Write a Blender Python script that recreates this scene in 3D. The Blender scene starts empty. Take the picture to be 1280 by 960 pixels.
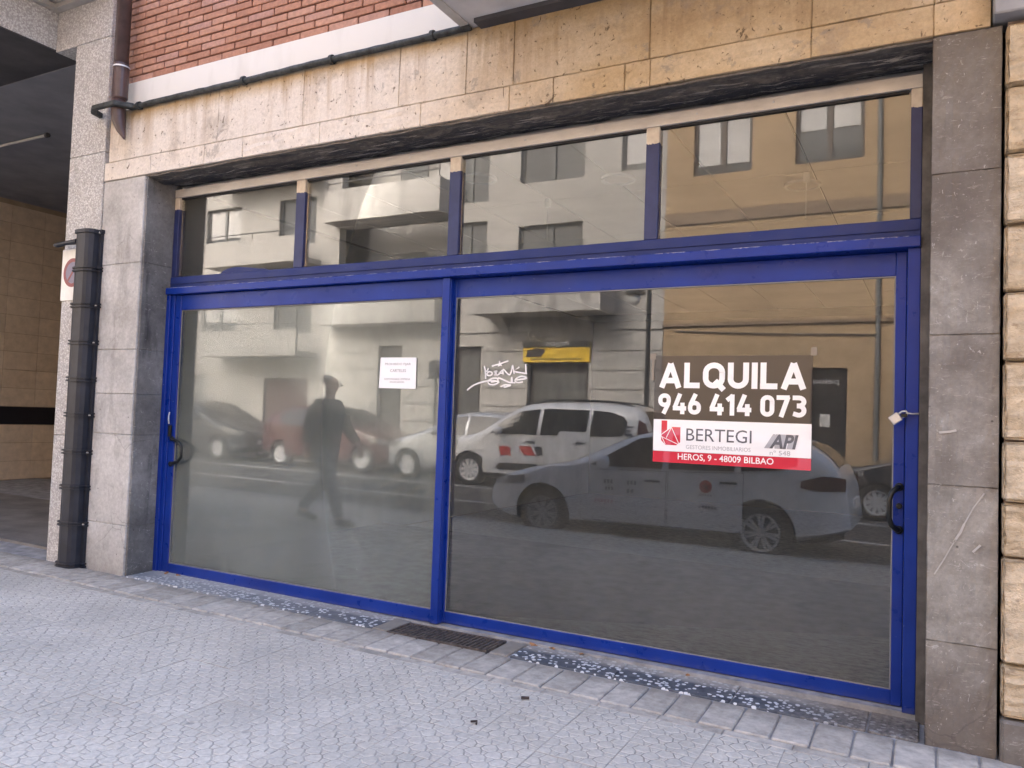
import bpy, bmesh, math, random
from mathutils import Vector, Matrix, Euler
random.seed(7)
R = math.radians
sc = bpy.context.scene
COL = sc.collection

# ------------------------------------------------------------------ camera
F = 982.63
cam_d = bpy.data.cameras.new('camera'); cam = bpy.data.objects.new('camera', cam_d); COL.objects.link(cam)
cam_d.sensor_width = 36.0; cam_d.lens = F / 1280 * 36.0; cam_d.clip_start = 0.05; cam_d.clip_end = 600
yaw, pit, rol = -0.4936, 0.0427, 0.0349
fw = Vector((math.sin(yaw) * math.cos(pit), math.cos(yaw) * math.cos(pit), math.sin(pit)))
rt = Vector((math.cos(yaw), -math.sin(yaw), 0)); up = rt.cross(fw)
r2 = math.cos(rol) * rt + math.sin(rol) * up; u2 = -math.sin(rol) * rt + math.cos(rol) * up
mw = Matrix((r2, u2, -fw)).transposed().to_4x4(); mw.translation = Vector((0, -4.16, 1.3))
cam.matrix_world = mw
sc.camera = cam

# ------------------------------------------------------------------ light
SUN_EL, SUN_AZ = R(38), R(-20)          # azimuth: compass direction the light comes from, measured from +y towards +x
world = bpy.data.worlds.new('World'); sc.world = world; world.use_nodes = True
wn = world.node_tree.nodes; wl = world.node_tree.links
bg = wn['Background']; sky = wn.new('ShaderNodeTexSky'); sky.sky_type = 'NISHITA'; sky.sun_disc = False
sky.sun_elevation = SUN_EL; sky.sun_rotation = SUN_AZ; sky.air_density = 0.7; sky.dust_density = 5.0; sky.ozone_density = 0.4
wl.new(sky.outputs[0], bg.inputs[0]); bg.inputs[1].default_value = 0.15
sun_d = bpy.data.lights.new('sun', 'SUN'); sun = bpy.data.objects.new('sun', sun_d); COL.objects.link(sun)
sun_d.energy = 0.7; sun_d.angle = R(22); sun_d.color = (1.0, 0.95, 0.88)
sdir = Vector((math.sin(SUN_AZ) * math.cos(SUN_EL), math.cos(SUN_AZ) * math.cos(SUN_EL), math.sin(SUN_EL)))
sun.rotation_euler = (-sdir).to_track_quat('-Z', 'Y').to_euler()
vs = sc.view_settings; vs.view_transform = 'Standard'; vs.look = 'None'; vs.exposure = 3.3; vs.gamma = 1.0; vs.use_curve_mapping = False
sc.cycles.max_bounces = 10; sc.cycles.transparent_max_bounces = 16; sc.cycles.caustics_reflective = False; sc.cycles.caustics_refractive = False

# ------------------------------------------------------------------ material helper
class NT:
    def __init__(self, name, rough=0.7, metal=0.0, spec=0.35):
        self.m = bpy.data.materials.new(name); self.m.use_nodes = True
        self.t = self.m.node_tree; self.b = self.t.nodes['Principled BSDF']
        self.b.inputs['Roughness'].default_value = rough; self.b.inputs['Metallic'].default_value = metal
        self.b.inputs['Specular IOR Level'].default_value = spec
        self._p = None
    def new(self, k): return self.t.nodes.new(k)
    def link(self, a, b): self.t.links.new(a, b)
    def pos(self, scale=(1, 1, 1), obj=False):
        n = self.new('ShaderNodeTexCoord') if obj else self.new('ShaderNodeNewGeometry')
        mp = self.new('ShaderNodeMapping'); mp.inputs['Scale'].default_value = scale
        self.link(n.outputs['Object' if obj else 'Position'], mp.inputs['Vector']); return mp.outputs[0]
    def noise(self, scale, detail=4, rough=0.55, vec=None, dist=0.0):
        n = self.new('ShaderNodeTexNoise'); n.inputs['Scale'].default_value = scale; n.inputs['Detail'].default_value = detail
        n.inputs['Roughness'].default_value = rough; n.inputs['Distortion'].default_value = dist
        self.link(vec if vec is not None else self.pos(), n.inputs['Vector']); return n.outputs['Fac']
    def voro(self, scale, vec=None, feature='F1', out='Distance', rnd=1.0):
        n = self.new('ShaderNodeTexVoronoi'); n.inputs['Scale'].default_value = scale; n.feature = feature
        n.inputs['Randomness'].default_value = rnd
        self.link(vec if vec is not None else self.pos(), n.inputs['Vector']); return n.outputs[out]
    def ramp(self, fac, stops):
        n = self.new('ShaderNodeValToRGB'); e = n.color_ramp.elements
        while len(e) < len(stops): e.new(0.5)
        for i, (p, c) in enumerate(stops):
            e[i].position = p
            if not hasattr(c, '__len__'): c = (c, c, c)
            e[i].color = (*c[:3], 1)
        self.link(fac, n.inputs[0]); return n.outputs[0]
    def mix(self, fac, a, b, mode='MIX'):
        n = self.new('ShaderNodeMix'); n.data_type = 'RGBA'; n.blend_type = mode
        for s, v in ((0, fac), (6, a), (7, b)):
            if hasattr(v, 'is_output'): self.link(v, n.inputs[s])
            elif s == 0: n.inputs[0].default_value = v
            else: n.inputs[s].default_value = (*v, 1)
        return n.outputs[2]
    def math(self, op, a, b=0.0, c=0.0):
        n = self.new('ShaderNodeMath'); n.operation = op
        for i, v in enumerate((a, b, c)):
            if hasattr(v, 'is_output'): self.link(v, n.inputs[i])
            else: n.inputs[i].default_value = v
        return n.outputs[0]
    def sep(self, vec, i):
        n = self.new('ShaderNodeSeparateXYZ'); self.link(vec, n.inputs[0]); return n.outputs[i]
    def rand(self):
        return self.new('ShaderNodeObjectInfo').outputs['Random']
    def color(self, c):
        if hasattr(c, 'is_output'): self.link(c, self.b.inputs['Base Color'])
        else: self.b.inputs['Base Color'].default_value = (*c, 1)
        return self
    def roughness(self, r):
        if hasattr(r, 'is_output'): self.link(r, self.b.inputs['Roughness'])
        else: self.b.inputs['Roughness'].default_value = r
        return self
    def bump(self, h, strength=0.5, dist=0.01):
        n = self.new('ShaderNodeBump'); n.inputs['Strength'].default_value = strength; n.inputs['Distance'].default_value = dist
        self.link(h, n.inputs['Height']); self.link(n.outputs[0], self.b.inputs['Normal']); return self

M = {}
def simple(name, c, rough=0.6, metal=0.0, var=0.12, scale=6, bump=0.0, bscale=80, spec=0.35):
    m = NT(name, rough, metal, spec)
    d = tuple(max(0, x * (1 - var * 1.6)) for x in c); l = tuple(min(1, x * (1 + var)) for x in c)
    m.color(m.ramp(m.noise(scale, 5, 0.6), [(0.3, d), (0.7, l)]))
    if bump: m.bump(m.noise(bscale, 4), bump, 0.004)
    M[name] = m.m; return m.m

def rnd_simple(name, stops, rough=0.8, nscale=25, nmix=0.35, bump=0.4, bscale=90, bdist=0.004, extra=None):
    """material whose colour also varies from piece to piece"""
    m = NT(name, rough)
    base = m.ramp(m.rand(), stops)
    n = m.noise(nscale, 6, 0.65)
    col = m.mix(nmix, base, m.mix(1.0, base, m.ramp(n, [(0.25, 0.35), (0.75, 1.5)]), 'MULTIPLY'))
    if extra: col = extra(m, col)
    m.color(col); m.bump(m.noise(bscale, 5, 0.7), bump, bdist); M[name] = m.m; return m.m

# travertine-like lintel stone: warm, pitted, brown drip stains below its top edge
m = NT('lintel_stone', 0.85)
p = m.pos()
base = m.ramp(m.noise(1.7, 5, 0.6, m.pos((1, 1, 2.2))), [(0.28, (0.42, 0.30, 0.175)), (0.5, (0.54, 0.415, 0.26)), (0.75, (0.62, 0.52, 0.38))])
base = m.mix(0.5, base, m.mix(1.0, base, m.ramp(m.rand(), [(0.0, (0.82, 0.80, 0.76)), (1.0, (1.12, 1.1, 1.06))]), 'MULTIPLY'))
lit_wash = m.ramp(m.math('ADD', m.sep(p, 0), m.math('MULTIPLY', m.noise(2.2, 5), 1.2)), [(0.0, 1.0), (1.0, 0.0)])  # stronger light left of the balcony painted paler, along with rain-washed stone
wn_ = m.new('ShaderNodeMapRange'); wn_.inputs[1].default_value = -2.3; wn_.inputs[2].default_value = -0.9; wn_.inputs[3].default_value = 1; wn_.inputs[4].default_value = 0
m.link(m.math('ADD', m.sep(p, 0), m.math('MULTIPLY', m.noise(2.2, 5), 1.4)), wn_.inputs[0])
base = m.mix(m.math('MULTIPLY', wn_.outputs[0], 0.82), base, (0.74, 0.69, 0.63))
drip = m.ramp(m.noise(7.5, 5, 0.65, m.pos((1, 1, 0.10)), 0.3), [(0.48, 0.0), (0.62, 1.0)])
hz = m.new('ShaderNodeMapRange'); hz.inputs[1].default_value = 3.05; hz.inputs[2].default_value = 3.6
m.link(m.sep(p, 2), hz.inputs[0])
base = m.mix(m.math('MULTIPLY', m.math('MULTIPLY', drip, hz.outputs[0]), 0.7), base, (0.32, 0.21, 0.11))
topst = m.new('ShaderNodeMapRange'); topst.inputs[1].default_value = 3.50; topst.inputs[2].default_value = 3.60
m.link(m.math('ADD', m.sep(p, 2), m.math('MULTIPLY', m.noise(8, 4), 0.06)), topst.inputs[0])
base = m.mix(m.math('MULTIPLY', topst.outputs[0], 0.75), base, (0.36, 0.24, 0.10))
blot = m.ramp(m.noise(3.1, 6, 0.7), [(0.56, 0.0), (0.66, 1.0)])
base = m.mix(m.math('MULTIPLY', blot, 0.5), base, (0.30, 0.255, 0.21))
pit = m.ramp(m.noise(30, 3, 0.7, None, 0.6), [(0.64, 0.0), (0.69, 1.0)])
gp = m.ramp(m.noise(4.3, 7, 0.75, None, 0.4), [(0.60, 0.0), (0.635, 1.0)]); base = m.mix(m.math('MULTIPLY', gp, 0.55), base, (0.26, 0.235, 0.205))
fine = m.ramp(m.noise(48, 6, 0.8), [(0.3, 0.6), (0.7, 1.35)]); base = m.mix(0.45, base, m.mix(1.0, base, fine, 'MULTIPLY'))
bp = m.ramp(m.noise(11, 4, 0.7, m.pos((1, 1, 0.7)), 0.9), [(0.665, 0.0), (0.69, 1.0)]); base = m.mix(m.math('MULTIPLY', bp, 0.8), base, (0.12, 0.085, 0.055))
base = m.mix(m.math('MULTIPLY', pit, 0.75), base, (0.15, 0.10, 0.06))
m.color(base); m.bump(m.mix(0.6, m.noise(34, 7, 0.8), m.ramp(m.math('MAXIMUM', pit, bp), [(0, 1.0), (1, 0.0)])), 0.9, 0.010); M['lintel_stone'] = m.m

def greystone(name, c1, c2, c3, dirt=(0.06, 0.055, 0.05), dirt_amt=0.6, streak=True):
    m = NT(name, 0.8); p = m.pos()
    base = m.ramp(m.noise(2.6, 7, 0.62), [(0.3, c1), (0.5, c2), (0.72, c3)])
    base = m.mix(0.5, base, m.mix(1.0, base, m.ramp(m.rand(), [(0, 0.88), (1, 1.08)]), 'MULTIPLY'))
    base = m.mix(0.35, base, m.mix(1.0, base, m.ramp(m.noise(38, 5, 0.75), [(0.3, 0.45), (0.7, 1.5)]), 'MULTIPLY'))
    if streak:
        d = m.ramp(m.noise(6, 5, 0.65, m.pos((1, 1, 0.22))), [(0.55, 0.0), (0.72, 1.0)])
        base = m.mix(m.math('MULTIPLY', d, dirt_amt), base, dirt)
    foot = m.new('ShaderNodeMapRange'); foot.inputs[1].default_value = 0.45; foot.inputs[2].default_value = 0.0
    m.link(m.math('ADD', m.sep(p, 2), m.math('MULTIPLY', m.noise(5, 5), 0.35)), foot.inputs[0])
    base = m.mix(m.math('MULTIPLY', foot.outputs[0], 0.7), base, dirt)
    sc_ = m.ramp(m.noise(14, 6, 0.85, m.pos((1, 1, 1.6)), 1.6), [(0.60, 0.0), (0.64, 1.0)])
    base = m.mix(m.math('MULTIPLY', sc_, 0.5), base, (0.62, 0.60, 0.57))
    if name == 'column_stone':
        sm = m.ramp(m.noise(1.5, 5, 0.65), [(0.42, 0.0), (0.60, 0.75)]); base = m.mix(sm, base, (0.125, 0.105, 0.09))
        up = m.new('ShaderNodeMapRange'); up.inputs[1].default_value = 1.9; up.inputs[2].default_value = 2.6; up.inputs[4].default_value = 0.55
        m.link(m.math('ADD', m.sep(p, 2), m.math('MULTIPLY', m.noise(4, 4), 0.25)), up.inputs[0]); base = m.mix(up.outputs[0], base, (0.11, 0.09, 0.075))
        ss = m.ramp(m.noise(30, 5, 0.8, m.pos((0.7, 1, 2.6)), 0.8), [(0.585, 0.0), (0.66, 1.0)]); base = m.mix(m.math('MULTIPLY', ss, 0.5), base, (0.45, 0.42, 0.38))
        fl = m.ramp(m.noise(52, 3, 0.7, m.pos((1, 1, 0.6)), 0.5), [(0.66, 0.0), (0.70, 1.0)]); base = m.mix(m.math('MULTIPLY', fl, 0.55), base, (0.52, 0.50, 0.47))
    cr = m.voro(1.5, m.mix(0.25, m.pos(), m.mix(1.0, m.pos(), m.noise(3, 4), 'ADD')), 'DISTANCE_TO_EDGE'); base = m.mix(m.math('MULTIPLY', m.ramp(cr, [(0.002, 0.4), (0.006, 0.0)]), m.ramp(m.noise(1.9, 3), [(0.54, 0.0), (0.62, 1.0)])), base, (0.07, 0.06, 0.055))
    holes = m.ramp(m.voro(9), [(0.03, 1.0), (0.06, 0.0)])
    base = m.mix(m.math('MULTIPLY', holes, 0.75), base, (0.05, 0.045, 0.04))
    m.color(base); m.bump(m.noise(70, 6, 0.75), 0.45, 0.005); M[name] = m.m
greystone('pillar_stone', (0.34, 0.328, 0.31), (0.48, 0.465, 0.445), (0.58, 0.565, 0.54), (0.15, 0.135, 0.12), 0.55)
greystone('column_stone', (0.19, 0.178, 0.157), (0.28, 0.265, 0.238), (0.37, 0.353, 0.32), (0.09, 0.08, 0.07), 0.5)

greystone('reveal_stone', (0.105, 0.10, 0.097), (0.175, 0.168, 0.162), (0.27, 0.262, 0.255), (0.03, 0.029, 0.03), 0.85)
# rusticated warm stone of the house on the right
def rust_extra(m, c):
    ve = m.ramp(m.noise(11, 6, 0.75, m.pos((1, 1, 2.4)), 0.8), [(0.57, 0.0), (0.68, 1.0)])
    return m.mix(m.math('MULTIPLY', ve, 0.6), c, (0.26, 0.17, 0.10))
rnd_simple('rusticated_stone', [(0.0, (0.52, 0.41, 0.27)), (1.0, (0.64, 0.53, 0.38))], 0.9, 14, 0.5, 0.9, 30, 0.02, rust_extra)
rnd_simple('brick', [(0.0, (0.36, 0.175, 0.115)), (0.45, (0.43, 0.225, 0.15)), (0.8, (0.47, 0.265, 0.19)), (1.0, (0.39, 0.22, 0.175))], 0.85, 30, 0.45, 0.5, 120)
simple('mortar', (0.29, 0.22, 0.18), 0.9, 0, 0.2, 20, 0.4)
m = NT('white_band', 0.8)
st = m.ramp(m.noise(4, 5, 0.6, m.pos((1, 1, 0.3))), [(0.52, 0.0), (0.75, 1.0)])
m.color(m.mix(m.math('MULTIPLY', st, 0.35), (0.72, 0.70, 0.66), (0.46, 0.43, 0.38))); m.bump(m.noise(90, 4), 0.2, 0.003); M['white_band'] = m.m
# pebbledash of the house on the left
m = NT('pebbledash', 0.9)
v = m.voro(75, None, 'F1', 'Distance'); vc = m.voro(75, None, 'F1', 'Color')
pc = m.ramp(m.sep(vc, 0), [(0.0, (0.46, 0.445, 0.43)), (0.5, (0.62, 0.605, 0.59)), (1.0, (0.76, 0.75, 0.735))])
pc = m.mix(m.ramp(v, [(0.40, 0.0), (0.66, 0.6)]), pc, (0.33, 0.315, 0.30))
pc = m.mix(m.ramp(m.noise(1.6, 5), [(0.4, 0.0), (0.75, 0.35)]), pc, (0.34, 0.31, 0.28))
m.color(pc); m.bump(v, 0.7, -0.008); M['pebbledash'] = m.m
# peeling black paint on the soffit above the shopfront
m = NT('peeling_soffit', 0.75)
pe = m.ramp(m.noise(6, 7, 0.75, m.pos((0.8, 2.0, 1)), 0.5), [(0.5, 0.0), (0.58, 1.0)])
fy = m.new('ShaderNodeMapRange'); fy.inputs[1].default_value = -0.17; fy.inputs[2].default_value = -0.23
m.link(m.math('ADD', m.sep(m.pos(), 1), m.math('MULTIPLY', m.math('SUBTRACT', m.noise(5, 6, 0.7, m.pos((0.7, 2, 1))), 0.5), 0.22)), fy.inputs[0])
pe2 = m.ramp(m.noise(16, 6, 0.75, m.pos((0.25, 3, 1)), 0.6), [(0.555, 0.0), (0.59, 1.0)])
c = m.mix(pe, (0.060, 0.060, 0.068), (0.20, 0.18, 0.16)); c = m.mix(m.math('MULTIPLY', pe2, 0.9), c, (0.55, 0.52, 0.47))
c = m.mix(m.math('MULTIPLY', fy.outputs[0], 0.8), c, m.ramp(m.noise(22, 5, 0.7), [(0.3, (0.12, 0.105, 0.09)), (0.7, (0.30, 0.265, 0.225))]))
m.color(c); m.bump(m.noise(24, 7, 0.8, m.pos((0.8, 2, 1))), 1.0, 0.03); M['peeling_soffit'] = m.m
simple('scratch_white', (0.42, 0.40, 0.375), 0.8); simple('jamb_cement', (0.12, 0.11, 0.10), 0.9, 0, 0.3, 9, 0.4)
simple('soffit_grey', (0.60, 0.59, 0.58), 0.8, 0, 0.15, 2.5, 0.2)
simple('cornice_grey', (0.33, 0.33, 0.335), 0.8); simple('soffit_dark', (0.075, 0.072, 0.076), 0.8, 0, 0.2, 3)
simple('moulding', (0.48, 0.46, 0.43), 0.75, 0, 0.15, 5, 0.2)

# painted aluminium of the shopfront
def blue(name, c1, c2, rough, chips):
    m = NT(name, rough, 0, 0.28)
    c = m.ramp(m.noise(3, 5, 0.6), [(0.3, c1), (0.7, c2)])
    sp = m.ramp(m.noise(55, 4, 0.7, m.pos((0.35, 1, 1))), [(0.70, 0.0), (0.73, chips)])
    c = m.mix(sp, c, (0.42, 0.42, 0.50))
    zz = m.math('ABSOLUTE', m.math('SUBTRACT', m.sep(m.pos(), 2), 2.2215)); ln = m.math('MULTIPLY', m.math('LESS_THAN', m.math('ADD', zz, m.math('MULTIPLY', m.noise(70, 3), 0.010)), 0.0085), m.ramp(m.noise(11, 5, 0.8, m.pos((1, 0.01, 0.01))), [(0.47, 0.0), (0.55, 0.8)]))
    c = m.mix(ln, c, (0.55, 0.55, 0.60))
    ft = m.new('ShaderNodeMapRange'); ft.inputs[1].default_value = 0.07; ft.inputs[2].default_value = 0.0; ft.inputs[4].default_value = 0.6
    m.link(m.math('ADD', m.sep(m.pos(), 2), m.math('MULTIPLY', m.noise(16, 5, 0.7), 0.07)), ft.inputs[0]); c = m.mix(ft.outputs[0], c, (0.13, 0.125, 0.13))
    gr = m.ramp(m.noise(2.2, 4, 0.5), [(0.5, 0.0), (0.9, 0.15)]); c = m.mix(gr, c, (0.07, 0.07, 0.13))
    m.color(c); m.roughness(m.ramp(m.noise(12, 4), [(0.3, rough * 0.75), (0.7, min(1, rough * 1.35))]))
    m.bump(m.noise(140, 3), 0.08, 0.002); M[name] = m.m
blue('blue_paint', (0.004, 0.024, 0.20), (0.007, 0.036, 0.27), 0.33, 0.5)
blue('dull_blue_paint', (0.012, 0.025, 0.12), (0.02, 0.036, 0.155), 0.5, 0.8)
m = NT('bare_aluminium', 0.5, 0.25, 0.4)
m.color(m.ramp(m.noise(14, 5, 0.7, m.pos((0.3, 1, 1))), [(0.3, (0.55, 0.51, 0.46)), (0.7, (0.70, 0.66, 0.60))])); M['bare_aluminium'] = m.m
m = NT('mullion_finish', 0.5, 0, 0.5)   # blue brushed up to a ragged edge near the top, aluminium above
p = m.pos(); e = m.math('ADD', m.sep(p, 2), m.math('MULTIPLY', m.noise(45, 3), 0.035))
ms = m.math('GREATER_THAN', e, 2.868)
c = m.mix(ms, m.ramp(m.noise(8, 5, 0.6), [(0.3, (0.010, 0.018, 0.08)), (0.7, (0.02, 0.032, 0.12))]), m.ramp(m.noise(20, 4), [(0.3, (0.50, 0.43, 0.35)), (0.7, (0.66, 0.60, 0.50))]))
m.color(c); M['mullion_finish'] = m.m
simple('rubber_seal', (0.02, 0.02, 0.022), 0.6)
simple('bead_grey', (0.20, 0.20, 0.21), 0.5); simple('track_metal', (0.42, 0.42, 0.44), 0.45, 0.6)

def glass(name, refl, tint, dust, dcol=(0.55, 0.58, 0.56), haze=0.035):
    m = NT(name); t = m.t; t.nodes.remove(m.b); out = t.nodes['Material Output']
    fr = m.new('ShaderNodeFresnel'); fr.inputs['IOR'].default_value = 1.5
    k = m.math('MINIMUM', m.math('ADD', m.math('MULTIPLY', fr.outputs[0], 0.9), refl), 0.95)
    tr = m.new('ShaderNodeBsdfTransparent'); tr.inputs[0].default_value = (*tint, 1)
    gl = m.new('ShaderNodeBsdfGlossy'); gl.inputs['Roughness'].default_value = 0.0; gl.inputs[0].default_value = (0.97, 0.97, 0.97, 1)
    wob = m.new('ShaderNodeBump'); wob.inputs['Strength'].default_value = 0.012; wob.inputs['Distance'].default_value = 0.02
    m.link(m.noise(1.6, 1, 0.4), wob.inputs['Height']); m.link(wob.outputs[0], gl.inputs['Normal'])
    g2 = m.new('ShaderNodeBsdfGlossy'); g2.inputs['Roughness'].default_value = 0.11; g2.inputs[0].default_value = (0.97, 0.97, 0.97, 1)
    hm = m.new('ShaderNodeMixShader'); m.link(m.ramp(m.noise(1.1, 3, 0.5), [(0.35, haze * 0.45), (0.7, min(1.0, haze * 1.5))]), hm.inputs[0]); m.link(gl.outputs[0], hm.inputs[1]); m.link(g2.outputs[0], hm.inputs[2])
    a = m.new('ShaderNodeMixShader'); m.link(k, a.inputs[0]); m.link(tr.outputs[0], a.inputs[1]); m.link(hm.outputs[0], a.inputs[2])
    df = m.new('ShaderNodeBsdfDiffuse'); df.inputs[0].default_value = (*dcol, 1)
    n1 = m.ramp(m.noise(2.2, 6, 0.65, m.pos((1, 1, 0.45))), [(0.3, 0.45), (0.75, 1.0)])
    n2 = m.ramp(m.noise(60, 3, 0.6), [(0.68, 0.0), (0.74, 1.0)])
    low = m.new('ShaderNodeMapRange'); low.inputs[1].default_value = 1.9; low.inputs[2].default_value = 0.1; low.inputs[3].default_value = 0.5; low.inputs[4].default_value = 1.25
    m.link(m.sep(m.pos(), 2), low.inputs[0])
    d = m.math('MULTIPLY', m.math('ADD', m.math('MULTIPLY', n1, dust), m.math('MULTIPLY', n2, dust * 1.2)), low.outputs[0])
    b = m.new('ShaderNodeMixShader'); m.link(d, b.inputs[0]); m.link(a.outputs[0], b.inputs[1]); m.link(df.outputs[0], b.inputs[2])
    m.link(b.outputs[0], out.inputs[0]); M[name] = m.m
glass('pane_glass', 0.026, (0.91, 0.93, 0.94), 0.046, (0.52, 0.57, 0.60))
glass('dusty_glass', 0.028, (0.86, 0.89, 0.88), 0.175, (0.50, 0.57, 0.57), 0.46)
glass('transom_glass', 0.018, (0.92, 0.93, 0.92), 0.065)

def print_film(name, c, gloss=0.14):
    m = NT(name); t = m.t; m.b.inputs['Base Color'].default_value = (*c, 1); m.b.inputs['Roughness'].default_value = 0.5
    gl = m.new('ShaderNodeBsdfGlossy'); gl.inputs['Roughness'].default_value = 0.02
    mx = m.new('ShaderNodeMixShader'); mx.inputs[0].default_value = gloss
    m.link(m.b.outputs[0], mx.inputs[1]); m.link(gl.outputs[0], mx.inputs[2]); m.link(mx.outputs[0], t.nodes['Material Output'].inputs[0]); M[name] = m.m
print_film('poster_black', (0.028, 0.024, 0.024), 0.055); print_film('poster_white', (0.88, 0.88, 0.88), 0.05)
print_film('poster_red', (0.62, 0.022, 0.05), 0.10); print_film('poster_grey', (0.09, 0.09, 0.10), 0.05); print_film('poster_light_grey', (0.42, 0.42, 0.44), 0.05)
simple('paper', (0.88, 0.88, 0.88), 0.8, 0, 0.02); simple('ink', (0.30, 0.30, 0.32), 0.8); simple('white_marker', (0.80, 0.80, 0.80), 0.5, 0, 0.05)
simple('tape', (0.26, 0.23, 0.19), 0.35, 0, 0.1)
simple('black_plastic', (0.017, 0.019, 0.028), 0.5, 0, 0.25, 7, 0.15, 60)
simple('handle_black', (0.012, 0.014, 0.014), 0.3); simple('chrome', (0.62, 0.62, 0.63), 0.35, 0.45)
simple('brown_pipe', (0.085, 0.055, 0.052), 0.3, 0, 0.25, 6); simple('pink_wall', (0.30, 0.17, 0.14), 0.85, 0, 0.2, 8)
simple('cable_black', (0.045, 0.05, 0.05), 0.6, 0, 0.5, 18, 0.3)
simple('sign_white', (0.78, 0.77, 0.72), 0.5); simple('sign_red', (0.27, 0.085, 0.09), 0.5); simple('sign_blue', (0.22, 0.20, 0.27), 0.5)
simple('cast_iron', (0.12, 0.10, 0.09), 0.6, 0.3, 0.4, 30, 0.3); simple('pit_dark', (0.01, 0.01, 0.01), 0.9)
simple('leaf_dry', (0.33, 0.17, 0.08), 0.8, 0, 0.3, 40); simple('filter_brown', (0.04, 0.03, 0.03), 0.8)

# pavement
m = NT('paving_tile', 0.72); p = m.pos()
c = m.ramp(m.rand(), [(0, (0.495, 0.472, 0.428)), (1, (0.545, 0.520, 0.475))])
big = m.ramp(m.noise(0.9, 6, 0.6), [(0.3, 0.78), (0.7, 1.12)]); c = m.mix(1.0, c, big, 'MULTIPLY')
c = m.mix(0.5, c, m.mix(1.0, c, m.ramp(m.noise(45, 5, 0.7), [(0.25, 0.5), (0.75, 1.4)]), 'MULTIPLY'))
pk = m.ramp(m.noise(1.7, 4, 0.5), [(0.6, 0.0), (0.75, 0.25)]); c = m.mix(pk, c, (0.46, 0.41, 0.40))
gum = m.ramp(m.voro(2.6), [(0.045, 0.55), (0.06, 0.0)]); c = m.mix(gum, c, (0.20, 0.195, 0.19))
wr_ = m.ramp(m.noise(0.75, 7, 0.75), [(0.50, 0.0), (0.64, 0.42)]); c = m.mix(wr_, c, (0.33, 0.32, 0.30))
m.color(c); m.bump(m.noise(160, 4, 0.7), 0.35, 0.003); M['paving_tile'] = m.m
def contact_shade(m, c):  # contact shade at the wall foot, painted as a ragged dark band
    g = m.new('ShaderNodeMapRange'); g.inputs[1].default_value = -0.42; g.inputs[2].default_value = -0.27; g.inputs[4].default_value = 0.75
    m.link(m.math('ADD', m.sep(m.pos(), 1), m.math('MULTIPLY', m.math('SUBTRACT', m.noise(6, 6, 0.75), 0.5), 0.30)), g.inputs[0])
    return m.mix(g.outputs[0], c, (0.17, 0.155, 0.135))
rnd_simple('edge_paver', [(0, (0.36, 0.335, 0.30)), (0.5, (0.43, 0.40, 0.36)), (1, (0.48, 0.45, 0.41))], 0.8, 18, 0.6, 0.4, 120, 0.004, contact_shade)
simple('tile_channel', (0.37, 0.355, 0.33), 0.85, 0, 0.25, 12)
simple('joint_mortar', (0.30, 0.30, 0.31), 0.9, 0, 0.25, 9, 0.4)
m = NT('terrazzo', 0.6); p = m.pos()
vd = m.voro(36, None, 'F1', 'Distance'); vc = m.voro(36, None, 'F1', 'Color')
sel = m.math('GREATER_THAN', m.sep(vc, 0), 0.30); chip = m.math('MULTIPLY', m.math('LESS_THAN', m.math('ADD', vd, m.math('MULTIPLY', m.noise(80, 2), 0.3)), 0.55), sel)
clump = m.ramp(m.noise(3, 3), [(0.30, 0.0), (0.38, 1.0)]); chip = m.math('MULTIPLY', chip, clump)
c = m.ramp(m.noise(20, 4), [(0.3, (0.045, 0.052, 0.068)), (0.7, (0.11, 0.12, 0.14))])
c = m.mix(chip, c, (0.66, 0.68, 0.70))
bk = m.new('ShaderNodeMapRange'); bk.inputs[1].default_value = -0.115; bk.inputs[2].default_value = -0.06
m.link(m.math('ADD', m.sep(p, 1), m.math('MULTIPLY', m.noise(9, 4), 0.05)), bk.inputs[0])
c = m.mix(m.math('MULTIPLY', bk.outputs[0], 0.75), c, m.ramp(m.noise(30, 4), [(0.3, (0.30, 0.28, 0.25)), (0.7, (0.46, 0.44, 0.41))]))
lw = m.new('ShaderNodeMapRange'); lw.inputs[1].default_value = -2.9; lw.inputs[2].default_value = -4.6; lw.inputs[4].default_value = 0.6
m.link(m.sep(p, 0), lw.inputs[0]); c = m.mix(lw.outputs[0], c, m.mix(chip, (0.36, 0.37, 0.385), (0.52, 0.53, 0.54)))   # paler and greyer towards the left
rd = m.new('ShaderNodeMapRange'); rd.inputs[1].default_value = -0.55; rd.inputs[2].default_value = -0.15; rd.inputs[4].default_value = 0.8
m.link(m.math('ADD', m.sep(p, 0), m.math('MULTIPLY', m.noise(7, 5), 0.3)), rd.inputs[0]); c = m.mix(rd.outputs[0], c, m.ramp(m.noise(40, 5, 0.7), [(0.35, (0.05, 0.045, 0.04)), (0.7, (0.28, 0.25, 0.22))]))
m.color(c); m.bump(m.noise(110, 4), 0.4, 0.004); M['terrazzo'] = m.m
m = NT('asphalt', 0.85); c = m.ramp(m.noise(120, 5, 0.7), [(0.3, (0.035, 0.035, 0.037)), (0.7, (0.085, 0.084, 0.083))]); c = m.mix(m.ramp(m.noise(0.5, 5), [(0.4, 0.0), (0.7, 0.4)]), c, (0.10, 0.098, 0.095)); m.color(c); m.bump(m.noise(150, 4), 0.5, 0.006); M['asphalt'] = m.m
simple('granite_kerb', (0.34, 0.33, 0.32), 0.7, 0, 0.2, 40); simple('road_paint', (0.70, 0.70, 0.68), 0.7, 0, 0.25, 25); simple('earth', (0.16, 0.14, 0.12), 0.9)
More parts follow.
